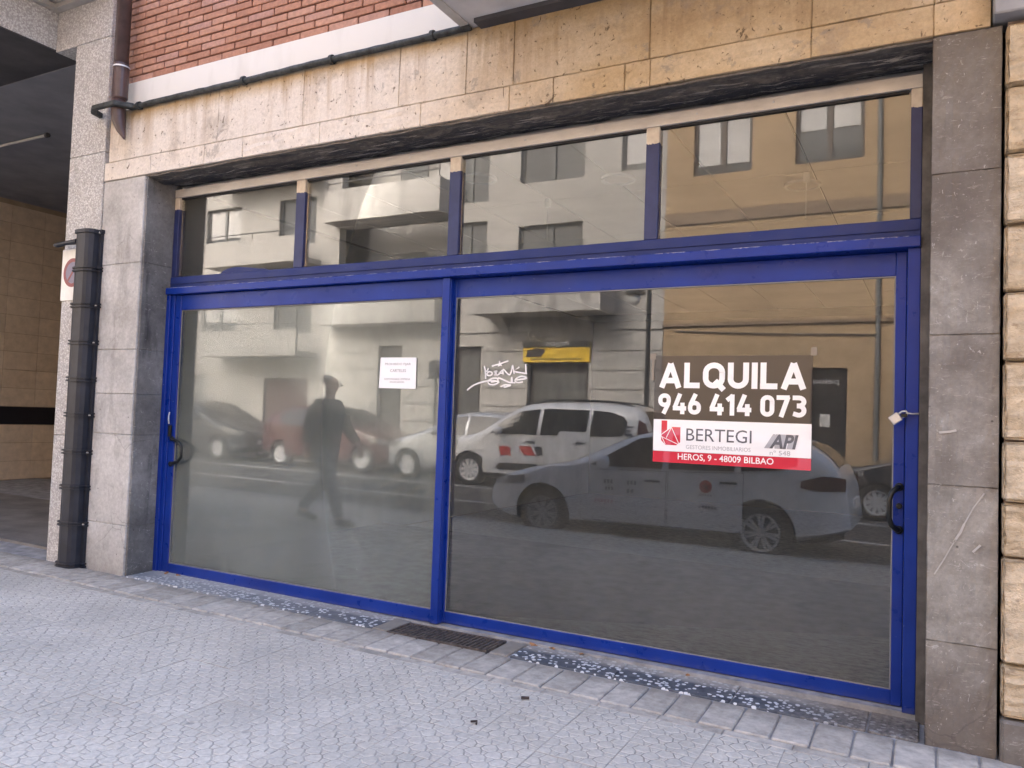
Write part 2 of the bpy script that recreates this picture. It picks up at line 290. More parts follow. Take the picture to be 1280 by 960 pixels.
m = NT('garage_floor', 0.75); m.color(m.ramp(m.noise(2.5, 6, 0.65), [(0.3, (0.12, 0.11, 0.105)), (0.7, (0.24, 0.225, 0.21))])); m.bump(m.noise(60, 5), 0.3, 0.005); M['garage_floor'] = m.m
rnd_simple('wall_tile', [(0, (0.54, 0.445, 0.335)), (1, (0.61, 0.51, 0.395))], 0.45, 8, 0.3, 0.1, 40)
simple('tile_grout', (0.36, 0.29, 0.21), 0.9); simple('black_band', (0.02, 0.018, 0.022), 0.35); simple('garage_ceiling', (0.24, 0.24, 0.26), 0.85, 0, 0.12, 3)
# inside the shop
m = NT('shop_floor', 0.5); m.color(m.ramp(m.noise(1.5, 5), [(0.3, (0.34, 0.355, 0.36)), (0.7, (0.50, 0.515, 0.52))])); m.color(m.mix(0.6, m.ramp(m.noise(1.5, 5), [(0.3, (0.36, 0.375, 0.38)), (0.7, (0.52, 0.535, 0.54))]), m.ramp(m.noise(26, 6, 0.8, m.pos((0.5, 1, 1))), [(0.38, (0.12, 0.125, 0.125)), (0.62, (0.66, 0.68, 0.68))]))); M['shop_floor'] = m.m
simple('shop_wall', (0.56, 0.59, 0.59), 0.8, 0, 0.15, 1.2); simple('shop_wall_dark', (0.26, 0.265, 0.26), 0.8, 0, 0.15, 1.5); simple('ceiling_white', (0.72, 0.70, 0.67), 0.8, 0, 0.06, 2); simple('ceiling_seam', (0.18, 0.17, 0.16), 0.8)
simple('white_plastic', (0.80, 0.80, 0.78), 0.5)
# opposite houses
simple('ochre_render', (0.33, 0.235, 0.14), 0.85, 0, 0.10, 0.8, 0.15); simple('ochre_band', (0.20, 0.145, 0.10), 0.8); simple('grey_render', (0.35, 0.335, 0.315), 0.85, 0, 0.10, 0.8, 0.15)
simple('pale_render', (0.35, 0.335, 0.315), 0.85, 0, 0.10, 0.7, 0.15); simple('tan_render', (0.46, 0.38, 0.29), 0.85, 0, 0.10, 0.8)
m = NT('stained_concrete', 0.85); st = m.ramp(m.noise(2.8, 5, 0.65, m.pos((1, 1, 0.2))), [(0.48, 0.0), (0.7, 1.0)]); m.color(m.mix(m.math('MULTIPLY', st, 0.75), (0.37, 0.355, 0.335), (0.14, 0.132, 0.125))); M['stained_concrete'] = m.m
simple('window_dark', (0.045, 0.04, 0.042), 0.5); simple('window_brown', (0.085, 0.062, 0.05), 0.5); simple('house_pane', (0.085, 0.088, 0.09), 0.12, 0, 0.2, 1, spec=0.25); simple('blind_white', (0.46, 0.45, 0.44), 0.7)
simple('shutter_grey', (0.13, 0.135, 0.135), 0.6, 0, 0.15, 2); simple('rail_metal', (0.06, 0.06, 0.065), 0.5); simple('door_dark', (0.05, 0.045, 0.045), 0.6); simple('shop_yellow', (0.72, 0.47, 0.03), 0.6)
simple('black_panel', (0.018, 0.016, 0.016), 0.4); simple('lamp_metal', (0.03, 0.032, 0.032), 0.45); simple('lamp_glass', (0.75, 0.74, 0.70), 0.3)
# cars and person
def paint(name, c, rough=0.22, metal=0.0):
    m = NT(name, rough, metal, 0.5); m.color(m.mix(m.ramp(m.noise(2.5, 5, 0.6, m.pos(obj=True)), [(0.4, 0.0), (0.8, 0.18)]), c, tuple(x * 0.72 for x in c)))
    m.b.inputs['Coat Weight'].default_value = 0.5; m.b.inputs['Coat Roughness'].default_value = 0.06; M[name] = m.m
paint('white_paint', (0.72, 0.72, 0.71)); paint('grey_paint', (0.80, 0.81, 0.83)); paint('silver_paint', (0.46, 0.47, 0.48), 0.3, 0.4); paint('red_paint', (0.075, 0.017, 0.016)); paint('dark_paint', (0.05, 0.052, 0.058))
simple('car_glass', (0.012, 0.014, 0.015), 0.04, 0, 0.1, 3, spec=0.7); simple('tyre', (0.018, 0.018, 0.018), 0.8, 0, 0.2, 40); simple('alloy', (0.66, 0.66, 0.67), 0.35, 0.15); simple('wheel_well', (0.008, 0.008, 0.008), 0.95)
simple('tail_red', (0.07, 0.008, 0.01), 0.15); simple('headlamp', (0.32, 0.33, 0.34), 0.08, 0.3); simple('trim_black', (0.015, 0.015, 0.016), 0.5); simple('plate_white', (0.75, 0.75, 0.73), 0.5)
simple('mark_red', (0.55, 0.03, 0.03), 0.5); simple('mark_dark', (0.03, 0.025, 0.03), 0.5)
simple('skin', (0.50, 0.31, 0.23), 0.6, 0, 0.08, 20); simple('jacket_cloth', (0.045, 0.046, 0.052), 0.85, 0, 0.25, 20, 0.3); simple('trouser_cloth', (0.15, 0.145, 0.14), 0.9, 0, 0.25, 20, 0.3); simple('hair', (0.30, 0.28, 0.26), 0.7, 0, 0.3, 60); simple('shoe', (0.03, 0.028, 0.027), 0.5)

# ------------------------------------------------------------------ mesh helpers
class MB:
    def __init__(s): s.v = []; s.f = []; s.mi = []
    def add(s, vs, fs, mi=0):
        o = len(s.v); s.v += [tuple(x) for x in vs]; s.f += [tuple(i + o for i in f) for f in fs]; s.mi += [mi] * len(fs); return s
    def box(s, x0, x1, y0, y1, z0, z1, mi=0):
        return s.add([(x0, y0, z0), (x1, y0, z0), (x1, y1, z0), (x0, y1, z0), (x0, y0, z1), (x1, y0, z1), (x1, y1, z1), (x0, y1, z1)],
                     [(0, 3, 2, 1), (4, 5, 6, 7), (0, 1, 5, 4), (1, 2, 6, 5), (2, 3, 7, 6), (3, 0, 4, 7)], mi)
    def prism(s, poly, a, b, axis='y', mi=0):
        n = len(poly)
        def P(p, t): return {'y': (p[0], t, p[1]), 'x': (t, p[0], p[1]), 'z': (p[0], p[1], t)}[axis]
        vs = [P(p, a) for p in poly] + [P(p, b) for p in poly]
        fs = [tuple(range(n))[::-1], tuple(range(n, 2 * n))] + [(i, (i + 1) % n, (i + 1) % n + n, i + n) for i in range(n)]
        return s.add(vs, fs, mi)
    def tube(s, path, r, n=8, mi=0, caps=True):
        path = [Vector(p) for p in path]; rs = r if hasattr(r, '__len__') else [r] * len(path)
        vs = []; prev = None
        for i, p in enumerate(path):
            d = (path[min(i + 1, len(path) - 1)] - path[max(i - 1, 0)]).normalized()
            a = prev if prev is not None else (Vector((0, 0, 1)) if abs(d.z) < 0.9 else Vector((1, 0, 0)))
            x = (a - d * a.dot(d)).normalized(); prev = x; y = d.cross(x)
            vs += [p + (x * math.cos(2 * math.pi * k / n) + y * math.sin(2 * math.pi * k / n)) * rs[i] for k in range(n)]
        fs = [(i * n + k, i * n + (k + 1) % n, (i + 1) * n + (k + 1) % n, (i + 1) * n + k) for i in range(len(path) - 1) for k in range(n)]
        if caps: fs += [tuple(range(n))[::-1], tuple(range((len(path) - 1) * n, len(path) * n))]
        return s.add(vs, fs, mi)
    def lathe(s, prof, c, axis='z', n=24, mi=0, closed=False):
        vs = []; c = Vector(c)
        for (r, h) in prof:
            for k in range(n):
                a = 2 * math.pi * k / n; u, w = r * math.cos(a), r * math.sin(a)
                vs.append(c + Vector({'z': (u, w, h), 'y': (u, h, w), 'x': (h, u, w)}[axis]))
        L = len(prof); rr = range(L if closed else L - 1)
        fs = [(i * n + k, i * n + (k + 1) % n, ((i + 1) % L) * n + (k + 1) % n, ((i + 1) % L) * n + k) for i in rr for k in range(n)]
        if not closed: fs += [tuple(range(n))[::-1], tuple(range((L - 1) * n, L * n))]
        return s.add(vs, fs, mi)
    def ribbon(s, pts, w, y, mi=0, t=0.0012):
        """flat stroke in the xz plane, front at y, a hair of thickness"""
        pts = [Vector(p) for p in pts]; L = []; Rr = []
        for i, p in enumerate(pts):
            d = (pts[min(i + 1, len(pts) - 1)] - pts[max(i - 1, 0)]).normalized(); n = Vector((-d.y, d.x)) * w / 2
            L.append(p + n); Rr.append(p - n)
        n = len(pts); vs = [(q.x, y, q.y) for q in L + Rr] + [(q.x, y + t, q.y) for q in L + Rr]
        fs = [(i, i + 1, n + i + 1, n + i) for i in range(n - 1)]
        fs += [(2 * n + i, 3 * n + i, 3 * n + i + 1, 2 * n + i + 1) for i in range(n - 1)]
        fs += [(i + 1, i, 2 * n + i, 2 * n + i + 1) for i in range(n - 1)] + [(n + i, n + i + 1, 3 * n + i + 1, 3 * n + i) for i in range(n - 1)]
        return s.add(vs, fs, mi)
    def mesh(s, name, mats, bevel=0.0, smooth=False, seg=1, fix=True):
        me = bpy.data.meshes.new(name); me.from_pydata(s.v, [], s.f)
        for m in (mats if isinstance(mats, (list, tuple)) else [mats]): me.materials.append(M[m] if isinstance(m, str) else m)
        for p, k in zip(me.polygons, s.mi): p.material_index = k
        if bevel or fix:
            bm = bmesh.new(); bm.from_mesh(me)
            if fix: bmesh.ops.recalc_face_normals(bm, faces=bm.faces)
            if bevel: bmesh.ops.bevel(bm, geom=bm.edges[:], offset=bevel, segments=seg, affect='EDGES', profile=0.5, clamp_overlap=True)
            bm.to_mesh(me); bm.free()
        if smooth:
            me.shade_smooth()
        me.update(); return me
    def build(s, name, mats, parent=None, local=False, **k):
        return link(s.mesh(name, mats, **k), name, parent, local)

def wmat(o):
    m = o.matrix_basis.copy()
    return wmat(o.parent) @ o.matrix_parent_inverse @ m if o.parent else m
def link(me, name, parent=None, local=False):
    o = bpy.data.objects.new(name, me); COL.objects.link(o)
    if parent:
        o.parent = parent
        if not local: o.matrix_parent_inverse = wmat(parent).inverted()
    return o
def tag(o, label=None, cat=None, group=None, kind=None):
    for k, v in (('label', label), ('category', cat), ('group', group), ('kind', kind)):
        if v: o[k] = v
    return o
def thing(name, loc, label, cat, group=None, rz=0.0):
    o = bpy.data.objects.new(name, None); COL.objects.link(o); o.location = loc; o.rotation_euler = (0, 0, rz); o.empty_display_size = 0.1
    return tag(o, label, cat, group)
def dup(o, parent=None):
    c = o.copy(); COL.objects.link(c)
    if parent: c.parent = parent
    for ch in list(o.children): dup(ch, c)
    return c
def box(name, mat, b, parent=None, bevel=0.0, local=False):
    return MB().box(*b).build(name, mat, parent, local, bevel=bevel)
def block_mesh(name, mat, dims, bevel, rough=0.0, cuts=0, seed=0):
    """a stone with chamfered edges; rough pushes its front (-y) face in and out"""
    me = MB().box(-dims[0] / 2, dims[0] / 2, -dims[1] / 2, dims[1] / 2, -dims[2] / 2, dims[2] / 2).mesh(name, mat, bevel)
    if cuts:
        rg = random.Random(seed); bm = bmesh.new(); bm.from_mesh(me)
        bmesh.ops.subdivide_edges(bm, edges=bm.edges[:], cuts=cuts, use_grid_fill=True)
        for v in bm.verts:
            if v.co.y < -dims[1] / 2 + bevel * 1.2: v.co.y -= rg.random() * rough
            v.co.x += (rg.random() - .5) * rough * .3; v.co.z += (rg.random() - .5) * rough * .3
        bm.to_mesh(me); bm.free()
    return me
def text_mesh(body, mat, x0, z0, w, h, y, thick=0.0, shear=0.0, flip=False, weight=0.0):
    """lettering scaled to the box (x0,z0,w,h) on the plane y, facing -y (or +y when flip)"""
    cu = bpy.data.curves.new('lettering', 'FONT'); cu.body = body; cu.size = 1; cu.offset = weight; cu.resolution_u = 3; cu.shear = shear
    t = bpy.data.objects.new('t', cu); COL.objects.link(t)
    dg = bpy.context.evaluated_depsgraph_get(); me = bpy.data.meshes.new_from_object(t.evaluated_get(dg))
    bpy.data.objects.remove(t); bpy.data.curves.remove(cu)
    xs = [v.co.x for v in me.vertices]; ys = [v.co.y for v in me.vertices]
    a, b, c, d = min(xs), max(xs), min(ys), max(ys)
    for v in me.vertices:
        u = (v.co.x - a) / (b - a) * w; q = (v.co.y - c) / (d - c) * h
        v.co = (x0 - u, y, z0 + q) if flip else (x0 + u, y, z0 + q)
    me.materials.clear(); me.materials.append(M[mat]); me.name = 'lettering'; return me

# ------------------------------------------------------------------ ground
tilt = Euler((math.atan(0.02), math.atan(0.0088), 0))
def zg(x, y): return -0.03 - 0.0088 * x + 0.02 * (y + 0.28)
def zr(x): return -0.0088 * x - 0.205
RX = 0.0088
ground = box('ground', 'earth', (-300, 300, -300, 300, -2.2, -2.0)); tag(ground, kind='structure')
pav = MB().box(-22, 14, -4.62, 3.3, -0.30, -0.010).build('pavement', 'joint_mortar'); pav.location = (0, -0.28, -0.03); pav.rotation_euler = tilt; tag(pav, kind='structure')
def sheet(name, mat, x0, x1, y0, y1, off, th=0.15):
    z = lambda x: zr(x) + off
    me = MB().add([(x0, y0, z(x0) - th), (x1, y0, z(x1) - th), (x1, y1, z(x1) - th), (x0, y1, z(x0) - th), (x0, y0, z(x0)), (x1, y0, z(x1)), (x1, y1, z(x1)), (x0, y1, z(x0))],
                  [(0, 3, 2, 1), (4, 5, 6, 7), (0, 1, 5, 4), (1, 2, 6, 5), (2, 3, 7, 6), (3, 0, 4, 7)]).mesh(name, mat)
    return tag(link(me, name), kind='structure')
road = sheet('road', 'asphalt', -70, 40, -11.9, -4.7, 0.0)
sheet('road_marking', 'road_paint', -60, 30, -7.32, -7.22, 0.005, 0.003)
sheet('road_marking', 'road_paint', -60, 30, -9.55, -9.45, 0.005, 0.003)
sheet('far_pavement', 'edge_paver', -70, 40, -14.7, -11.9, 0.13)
# children of the pavement live in its tilted frame, y measured from the column fronts
def lay(me, name, x, y, z=0.0, rz=0.0):
    o = bpy.data.objects.new(name, me); COL.objects.link(o); o.parent = pav; o.location = (x, y, z); o.rotation_euler = (random.uniform(-.004, .004), random.uniform(-.004, .004), rz); return o
kerb = block_mesh('kerb_stone', 'granite_kerb', (0.995, 0.16, 0.26), 0.012)
for i in range(26): lay(kerb, 'kerb_stone', -16.5 + i, -4.70, -0.13)
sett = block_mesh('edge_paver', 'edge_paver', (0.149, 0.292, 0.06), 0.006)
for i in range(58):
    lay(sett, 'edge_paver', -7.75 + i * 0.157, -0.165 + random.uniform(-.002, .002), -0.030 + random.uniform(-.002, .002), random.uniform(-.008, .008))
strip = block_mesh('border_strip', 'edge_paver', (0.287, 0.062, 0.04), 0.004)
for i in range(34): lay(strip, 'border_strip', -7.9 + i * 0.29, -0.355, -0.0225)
slab = block_mesh('terrazzo_slab', 'terrazzo', (0.592, 0.272, 0.05), 0.004)
for x in (-5.02, -4.42, -3.82): lay(slab, 'terrazzo_slab', x, 0.142, -0.025)
s2 = block_mesh('terrazzo_slab', 'terrazzo', (0.52, 0.272, 0.05), 0.004); lay(s2, 'terrazzo_slab', -3.26, 0.142, -0.025)
for x in (-1.75, -1.15, -0.55): lay(slab, 'terrazzo_slab', x, 0.142, -0.025)
s3 = block_mesh('terrazzo_slab', 'terrazzo', (0.20, 0.272, 0.05), 0.004); lay(s3, 'terrazzo_slab', -0.145, 0.142, -0.025)
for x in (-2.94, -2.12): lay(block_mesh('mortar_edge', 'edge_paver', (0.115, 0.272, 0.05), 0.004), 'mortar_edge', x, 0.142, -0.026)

# hydraulic tile: raised petals round small centres, recessed channels
def clip(poly, nx_, ny_, d):
    out = []
    for i, p in enumerate(poly):
        q = poly[(i + 1) % len(poly)]; a = p[0] * nx_ + p[1] * ny_ - d; b = q[0] * nx_ + q[1] * ny_ - d
        if a <= 0: out.append(p)
        if (a < 0) != (b < 0) and a != b: t = a / (a - b); out.append((p[0] + (q[0] - p[0]) * t, p[1] + (q[1] - p[1]) * t))
    return out
def tile_mesh(seed):
    """flower tile: small square centres ringed by larger cells, every cell raised above its channels"""
    rg = random.Random(seed); mb = MB(); S = 0.2892; N = 6; p = S / N; h = S / 2
    mb.box(-h, h, -h, h, -0.035, -0.0024, 1)
    pts = {}
    for i in range(-1, N + 1):
        for j in range(-1, N + 1):
            r_ = random.Random((i % N) * 31 + (j % N) * 7 + seed * 101)
            sh_ = (.26 if j % 2 else -.26) if i % 2 == 0 else (-.10 if j % 2 else .10)
            w_ = -.00042 if (i + j) % 2 else .00042
            pts[i, j] = (-h + (i + .5 + r_.uniform(-.12, .12)) * p, -h + (j + .5 + sh_ * .8 + r_.uniform(-.12, .12)) * p, w_)
    for i in range(N):
        for j in range(N):
            x, y, w = pts[i, j]; poly = [(-h + .0015, -h + .0015), (h - .0015, -h + .0015), (h - .0015, h - .0015), (-h + .0015, h - .0015)]
            for di in (-2, -1, 0, 1, 2):
                for dj in (-2, -1, 0, 1, 2):
                    q = pts.get((i + di, j + dj))
                    if (di or dj) and q and 0 <= i + di < N and 0 <= j + dj < N:
                        dx, dy = q[0] - x, q[1] - y; L_ = math.hypot(dx, dy)
                        d0 = L_ / 2 + (w - q[2]) / L_ * .5; nx_, ny_ = dx / L_, dy / L_
                        poly = clip(poly, nx_, ny_, x * nx_ + y * ny_ + d0 - .0030)
                        if len(poly) < 3: break
                if len(poly) < 3: break
            if len(poly) < 3: continue
            cx = sum(a for a, b in poly) / len(poly); cy = sum(b for a, b in poly) / len(poly); n = len(poly); hz_ = rg.uniform(-.0006, 0)
            top = [(a + (cx - a) * .09, b + (cy - b) * .09, hz_) for a, b in poly]; bot = [(a, b, -0.0026) for a, b in poly]
            mb.add(top + bot, [tuple(range(n))] + [(k + n, (k + 1) % n + n, (k + 1) % n, k) for k in range(n)])
    return mb.mesh('paving_tile', ['paving_tile', 'tile_channel'])
tms = [tile_mesh(i) for i in range(3)]
tdat = [([tuple(v.co) for v in me.vertices], [tuple(p.vertices) for p in me.polygons], [p.material_index for p in me.polygons]) for me in tms]
far = MB(); n_tiles = 0
for r in range(15):
    for c in range(-34, 5):
        x = -1.545 + 0.29 * c + 0.0; y = -0.535 - 0.29 * r
        if y - 0.145 < -4.60: continue
        vis = (x < 0.6 and x > -7.0) and r < 7 and (r * 0.29 < 1.95) and (x < -0.9 - 0 * r or r < 3) and n_tiles < 250
        if vis:
            o = lay(tms[n_tiles % 3], 'paving_tile', x, y, random.uniform(-.0015, .0015), 0.0); n_tiles += 1
        else:
            z = random.uniform(-.0015, .0015); tv, tf, tm = tdat[(r + c) % 3]; far.add([(a + x, b + y, d + z) for a, b, d in tv], tf); far.mi[-len(tm):] = tm
o = far.build('paving_tile', ['paving_tile', 'tile_channel'], pav, True, fix=False); tag(o, kind='stuff')

# small litter
def leaf(x, y, s, rz, mat='leaf_dry'):
    z = zg(x, y) + 0.006
    mb = MB(); n = 7; pts = [(math.cos(2 * math.pi * k / n) * s * (1 if k % 2 else .7), math.sin(2 * math.pi * k / n) * s * .55) for k in range(n)]
    vs = [(a, b, 0.004 * math.sin(6 * a / s)) for a, b in pts] + [(0, 0, .006)]; vs2 = [(a, b, c - .0015) for a, b, c in vs]
    mb.add(vs, [(k, (k + 1) % n, n) for k in range(n)]); mb.add(vs2, [((k + 1) % n, k, n) for k in range(n)])
    o = mb.build('dry_leaf', mat); o.location = (x, y, z); o.rotation_euler = (0.1, 0.1, rz); return o
for k, (x, y, s, lab) in enumerate([(-2.02, -0.03, .035, 'curled brown leaf at the sill just right of the drain grate'), (-1.90, -0.028, .03, 'dry leaf lying between two others on the sill right of the grate'),
                    (-1.72, -0.03, .022, 'small reddish dry leaf under the blue rail, halfway to the poster'), (-1.12, -0.025, .02, 'tiny dry leaf on the sill below the right part of the pane'),
                    (-5.15, -0.05, .03, 'brown leaf in the corner beside the left pillar'), (-5.02, -0.045, .025, 'dry leaf beside the left pillar, second from the corner')]):
    tag(leaf(x, y, s, k * 1.3), lab, 'leaf', 'dry leaves along the shop sill')
b = MB().tube([(-1.70, -.80, zg(-1.7, -.8) + .010), (-1.665, -.785, zg(-1.7, -.8) + .010)], .007, 8).build('cigarette_butt', 'filter_brown'); tag(b, 'dark stub lying on the patterned tiles below the drain grate', 'cigarette butt')
b = MB().tube([(-1.76, -1.16, zg(-1.7, -1.16) + .008), (-1.735, -1.15, zg(-1.7, -1.16) + .012), (-1.725, -1.17, zg(-1.7, -1.16) + .008)], .005, 6).build('twig', 'filter_brown'); tag(b, 'tiny bent dark twig on the tiles nearest the camera', 'twig')

# drain grate
gx0, gx1, gy0, gy1 = -2.875, -2.185, -0.292, -0.055
gt = thing('drain_grate', (-2.53, -0.17, 0), 'rusty slotted iron drain grate in the sill below the door mullion', 'drain grate')
def gz(x, y, d=0.0): return zg(x, y) + d
fr = MB()
for a in ((gx0, gx1, gy0, gy0 + .012), (gx0, gx1, gy1 - .012, gy1), (gx0, gx0 + .012, gy0 + .012, gy1 - .012), (gx1 - .012, gx1, gy0 + .012, gy1 - .012)):
    fr.box(*a, gz(-2.5, -.17, -.03), gz(-2.5, -.17, .004))
fr.build('grate_frame', 'cast_iron', gt)
pb = box('pit', 'pit_dark', (gx0 + .012, gx1 - .012, gy0 + .012, gy1 - .012, gz(-2.5, -.17, -.009), gz(-2.5, -.17, -.007)), gt)
bar0 = None
for k in range(21):
    x = gx0 + .034 + k * (gx1 - gx0 - .068) / 20
    if bar0 is None:
        bar0 = MB().box(-.009, .009, gy0 + .012, gy1 - .012, 0, .011).mesh('grate_bar', 'cast_iron', .002)
    o = bpy.data.objects.new('grate_bar', bar0); COL.objects.link(o); o.parent = gt; o.matrix_parent_inverse = wmat(gt).inverted(); o.location = (x, 0, gz(-2.5, -.17, -.009))

# ------------------------------------------------------------------ our building
FY = -0.27
bld = thing('apartment_building', (-2.7, 0.3, 0), 'brick apartment building with stained stone lintel above the blue shopfront', 'building')
bw = MB(); bw.box(-5.855, 0.26, -0.205, 0.05, 3.832, 12.4); bw.build('brick_backing', 'mortar', bld)
# body of the house: walls and slabs round the shop, open where the shop is
bw = MB(); bw.box(-5.84, 0.26, 9.2, 9.4, -0.2, 12.4); bw.box(-5.84, -5.50, 0.05, 9.2, -0.2, 12.4); bw.box(0.03, 0.26, 0.05, 9.2, -0.2, 12.4); bw.box(-5.50, 0.03, 0.05, 9.2, 3.4, 12.4)
bw.build('house_body', 'mortar', bld)
# bricks in view, one by one
BP, BH, BL = 0.0560, 0.0470, 0.243
bm_full = block_mesh('brick', 'brick', (BL, 0.06, BH), 0.004); halves = {}
nb = 0
for r in range(16):
    z = 3.838 + BP * r + BH / 2
    off = 0.0 if r % 2 else 0.1265
    if r % 4 == 2: off += 0.03
    if off: 
        o = link(bm_full, 'brick', bld); w_ = off - .01; o.scale = (w_ / BL, 1, 1); o.location = (-5.748 + w_ / 2, -0.206, z)
    x = -5.748 + off
    while x < -2.40:
        vis = x < -2.45 and z < 4.60 - (x + 5.7) * 0.06
        if vis:
            o = link(bm_full, 'brick', bld); o.location = (x + BL / 2 + random.uniform(-.002, .002), -0.206 + random.uniform(-.002, .002), z + random.uniform(-.0015, .0015)); nb += 1
        x += 0.253
box('brick_return', 'pink_wall', (-5.858, -5.752, -0.240, -0.206, 3.62, 12.3), bld)
bx = box('plaster_band', 'white_band', (-5.72, -2.3, -0.245, -0.05, 3.60, 3.834), bld, 0.003)
box('plaster_band', 'white_band', (-2.296, 0.26, -0.245, -0.05, 3.60, 3.83), bld, 0.003)
# lintel stones
def stone(x0, x1, z0, z1, y0, y1, mat, name, bev=0.006, rough=0.004, cuts=3, gap=0.0025, parent=bld):
    me = block_mesh(name, mat, (x1 - x0 - gap, y1 - y0, z1 - z0 - gap), bev, rough, cuts, int(abs(x0) * 1000 + z0 * 77))
    o = link(me, name, parent); o.location = ((x0 + x1) / 2, (y0 + y1) / 2, (z0 + z1) / 2); return o
lo = [-5.838, -5.285, -4.697, -4.308, -3.601, -2.792, -2.173, -1.893, -1.473, -1.332, -0.535, -0.02, 0.20]
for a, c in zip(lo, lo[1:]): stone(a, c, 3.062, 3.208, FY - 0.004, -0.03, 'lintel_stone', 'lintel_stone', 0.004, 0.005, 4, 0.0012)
hi = [-5.80, -4.575, -3.76, -2.965, -2.473, -2.154, -1.339, -0.535, -0.018, 0.20]
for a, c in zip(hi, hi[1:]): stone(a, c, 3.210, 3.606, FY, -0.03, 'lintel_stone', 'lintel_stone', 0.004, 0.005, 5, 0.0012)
box('lintel_core', 'mortar', (-5.82, 0.19, -0.255, 0.05, 3.07, 3.60), bld)
# soffit over the shopfront, and the recess behind the lintel
sf = MB(); nx, ny = 60, 6
rg = random.Random(3)
for i in range(nx + 1):
    for j in range(ny + 1):
        sf.v.append((-5.33 + 5.31 * i / nx, -0.262 + 0.30 * j / ny, 3.052 - 0.012 * rg.random() - (0.018 if j in (2, 3) else 0)))
sf.f = [(i * (ny + 1) + j, (i + 1) * (ny + 1) + j, (i + 1) * (ny + 1) + j + 1, i * (ny + 1) + j + 1) for i in range(nx) for j in range(ny)]; sf.mi = [0] * len(sf.f)
o = sf.build('peeling_soffit', 'peeling_soffit', bld); md = o.modifiers.new('solid', 'SOLIDIFY'); md.thickness = 0.012; md.offset = 1
# left pillar: front stones and reveal in one block per course
for a, c in zip([0.0, 0.383, 1.068, 1.378, 1.719, 2.387], [0.383, 1.068, 1.378, 1.719, 2.387, 3.058]):
    stone(-5.347, -5.327, a - (0.25 if a == 0 else 0), c, FY + .012, 0.0, 'reveal_stone', 'reveal_stone', 0.003, 0.002, 3, 0.001)
    stone(-5.838, -5.3475, a - (0.25 if a == 0 else 0), c, FY, 0.12, 'pillar_stone', 'pillar_stone', 0.006, 0.003, 3, 0.001)
# right column
for a, c in zip([-0.3, 0.408, 1.075, 1.727, 2.438], [0.408, 1.075, 1.727, 2.438, 3.058]):
    stone(-0.022, 0.242, a, c, FY, 0.12, 'column_stone', 'column_stone', 0.002, 0.007, 9, 0.0004)
scr = MB()
for pts_, w_ in (([(0.008, .690), (0.045, .760), (0.085, .845)], .005), ([(0.080, .835), (0.105, .880), (0.118, .915)], .009), ([(0.118, .915), (0.150, .985), (0.190, 1.050)], .005), ([(0.150, .80), (0.178, .832)], .008), ([(0.02, 1.30), (0.06, 1.305), (0.085, 1.312)], .010)):
    scr.ribbon(pts_, w_, FY - .0090, t=.006)
scr.build('paint_scratch', 'scratch_white', bld, fix=False)
box('jamb_strip', 'jamb_cement', (-0.062, -0.0225, -0.035, 0.10, -0.2, 3.045), bld)
# balcony over the right half
bal = box('balcony', 'soffit_grey', (-2.44, 0.26, -1.25, -0.246, 3.612, 3.83), bld)
bm_ = MB(); bm_.box(-2.50, -2.44, -1.32, -0.25, 3.604, 3.86); bm_.box(-2.44, 0.26, -1.32, -1.252, 3.604, 3.86); bm_.build('drip_edge', 'moulding', bal)
bm_ = MB(); bm_.box(-2.38, 0.26, -0.36, -0.275, 3.585, 3.611); bm_.build('shadow_joint', 'soffit_dark', bal)
bm_ = MB(); bm_.box(-2.47, 0.26, -1.30, -1.18, 3.862, 4.85); bm_.box(-2.47, -2.37, -1.178, -0.22, 3.862, 4.85); bm_.build('parapet', 'white_band', bal)

# ------------------------------------------------------------------ cable pipe along the lintel
cp = thing('cable_pipe', (-4.1, -0.3, 3.6), 'dirty black cable pipe clipped along the top of the stone lintel', 'pipe')
pth = [(-5.99, -0.35, 3.59), (-5.99, -0.47, 3.592), (-5.62, -0.475, 3.603), (-5.52, -0.33, 3.600)]
n = 40
pth2 = [(-5.52 + 3.08 * i / n, -0.300 + 0.001 * math.sin(i * 1.3), 3.600 + 0.002 * math.sin(i * .31) + 0.001 * math.sin(i * 2.1)) for i in range(n + 1)]
MB().tube(pth2, [0.021 + 0.001 * math.sin(i * 2.7) for i in range(n + 1)], 10).build('conduit', 'cable_black', cp, smooth=True)
for x in (-4.301, -2.706, -5.42, -3.5): MB().tube([(x - .012, -0.300, 3.601), (x + .012, -0.300, 3.601)], 0.031, 10).build('clip', 'cable_black', cp)
dp = thing('drainpipe', (-5.63, -0.36, 3.4), 'glossy brown drainpipe with curved spout ending above the left pillar', 'drainpipe')
PX = -5.605
MB().lathe([(0.053, 3.935), (0.053, 9.0)], (PX + .0, -0.345, 0), n=20).build('pipe', 'brown_pipe', dp, smooth=True)
MB().lathe([(0.050, 3.66), (0.058, 3.67), (0.058, 3.90), (0.061, 3.905), (0.061, 3.925), (0.055, 3.94)], (PX + .005, -0.345, 0), n=20).build('socket', 'brown_pipe', dp, smooth=False)
MB().lathe([(0.062, 3.906), (0.062, 3.918)], (PX + .005, -0.345, 0), n=20).build('socket_ring', 'alloy', dp)
br = MB(); br.prism([(-5.94, -.275), (-5.91, -.375), (-5.82, -.425), (-5.56, -.425), (-5.47, -.31), (-5.52, -.285), (-5.595, -.39), (-5.81, -.39), (-5.87, -.35), (-5.90, -.275)], 3.585, 3.625, 'z').build('bracket', 'cable_black', dp, bevel=.006)
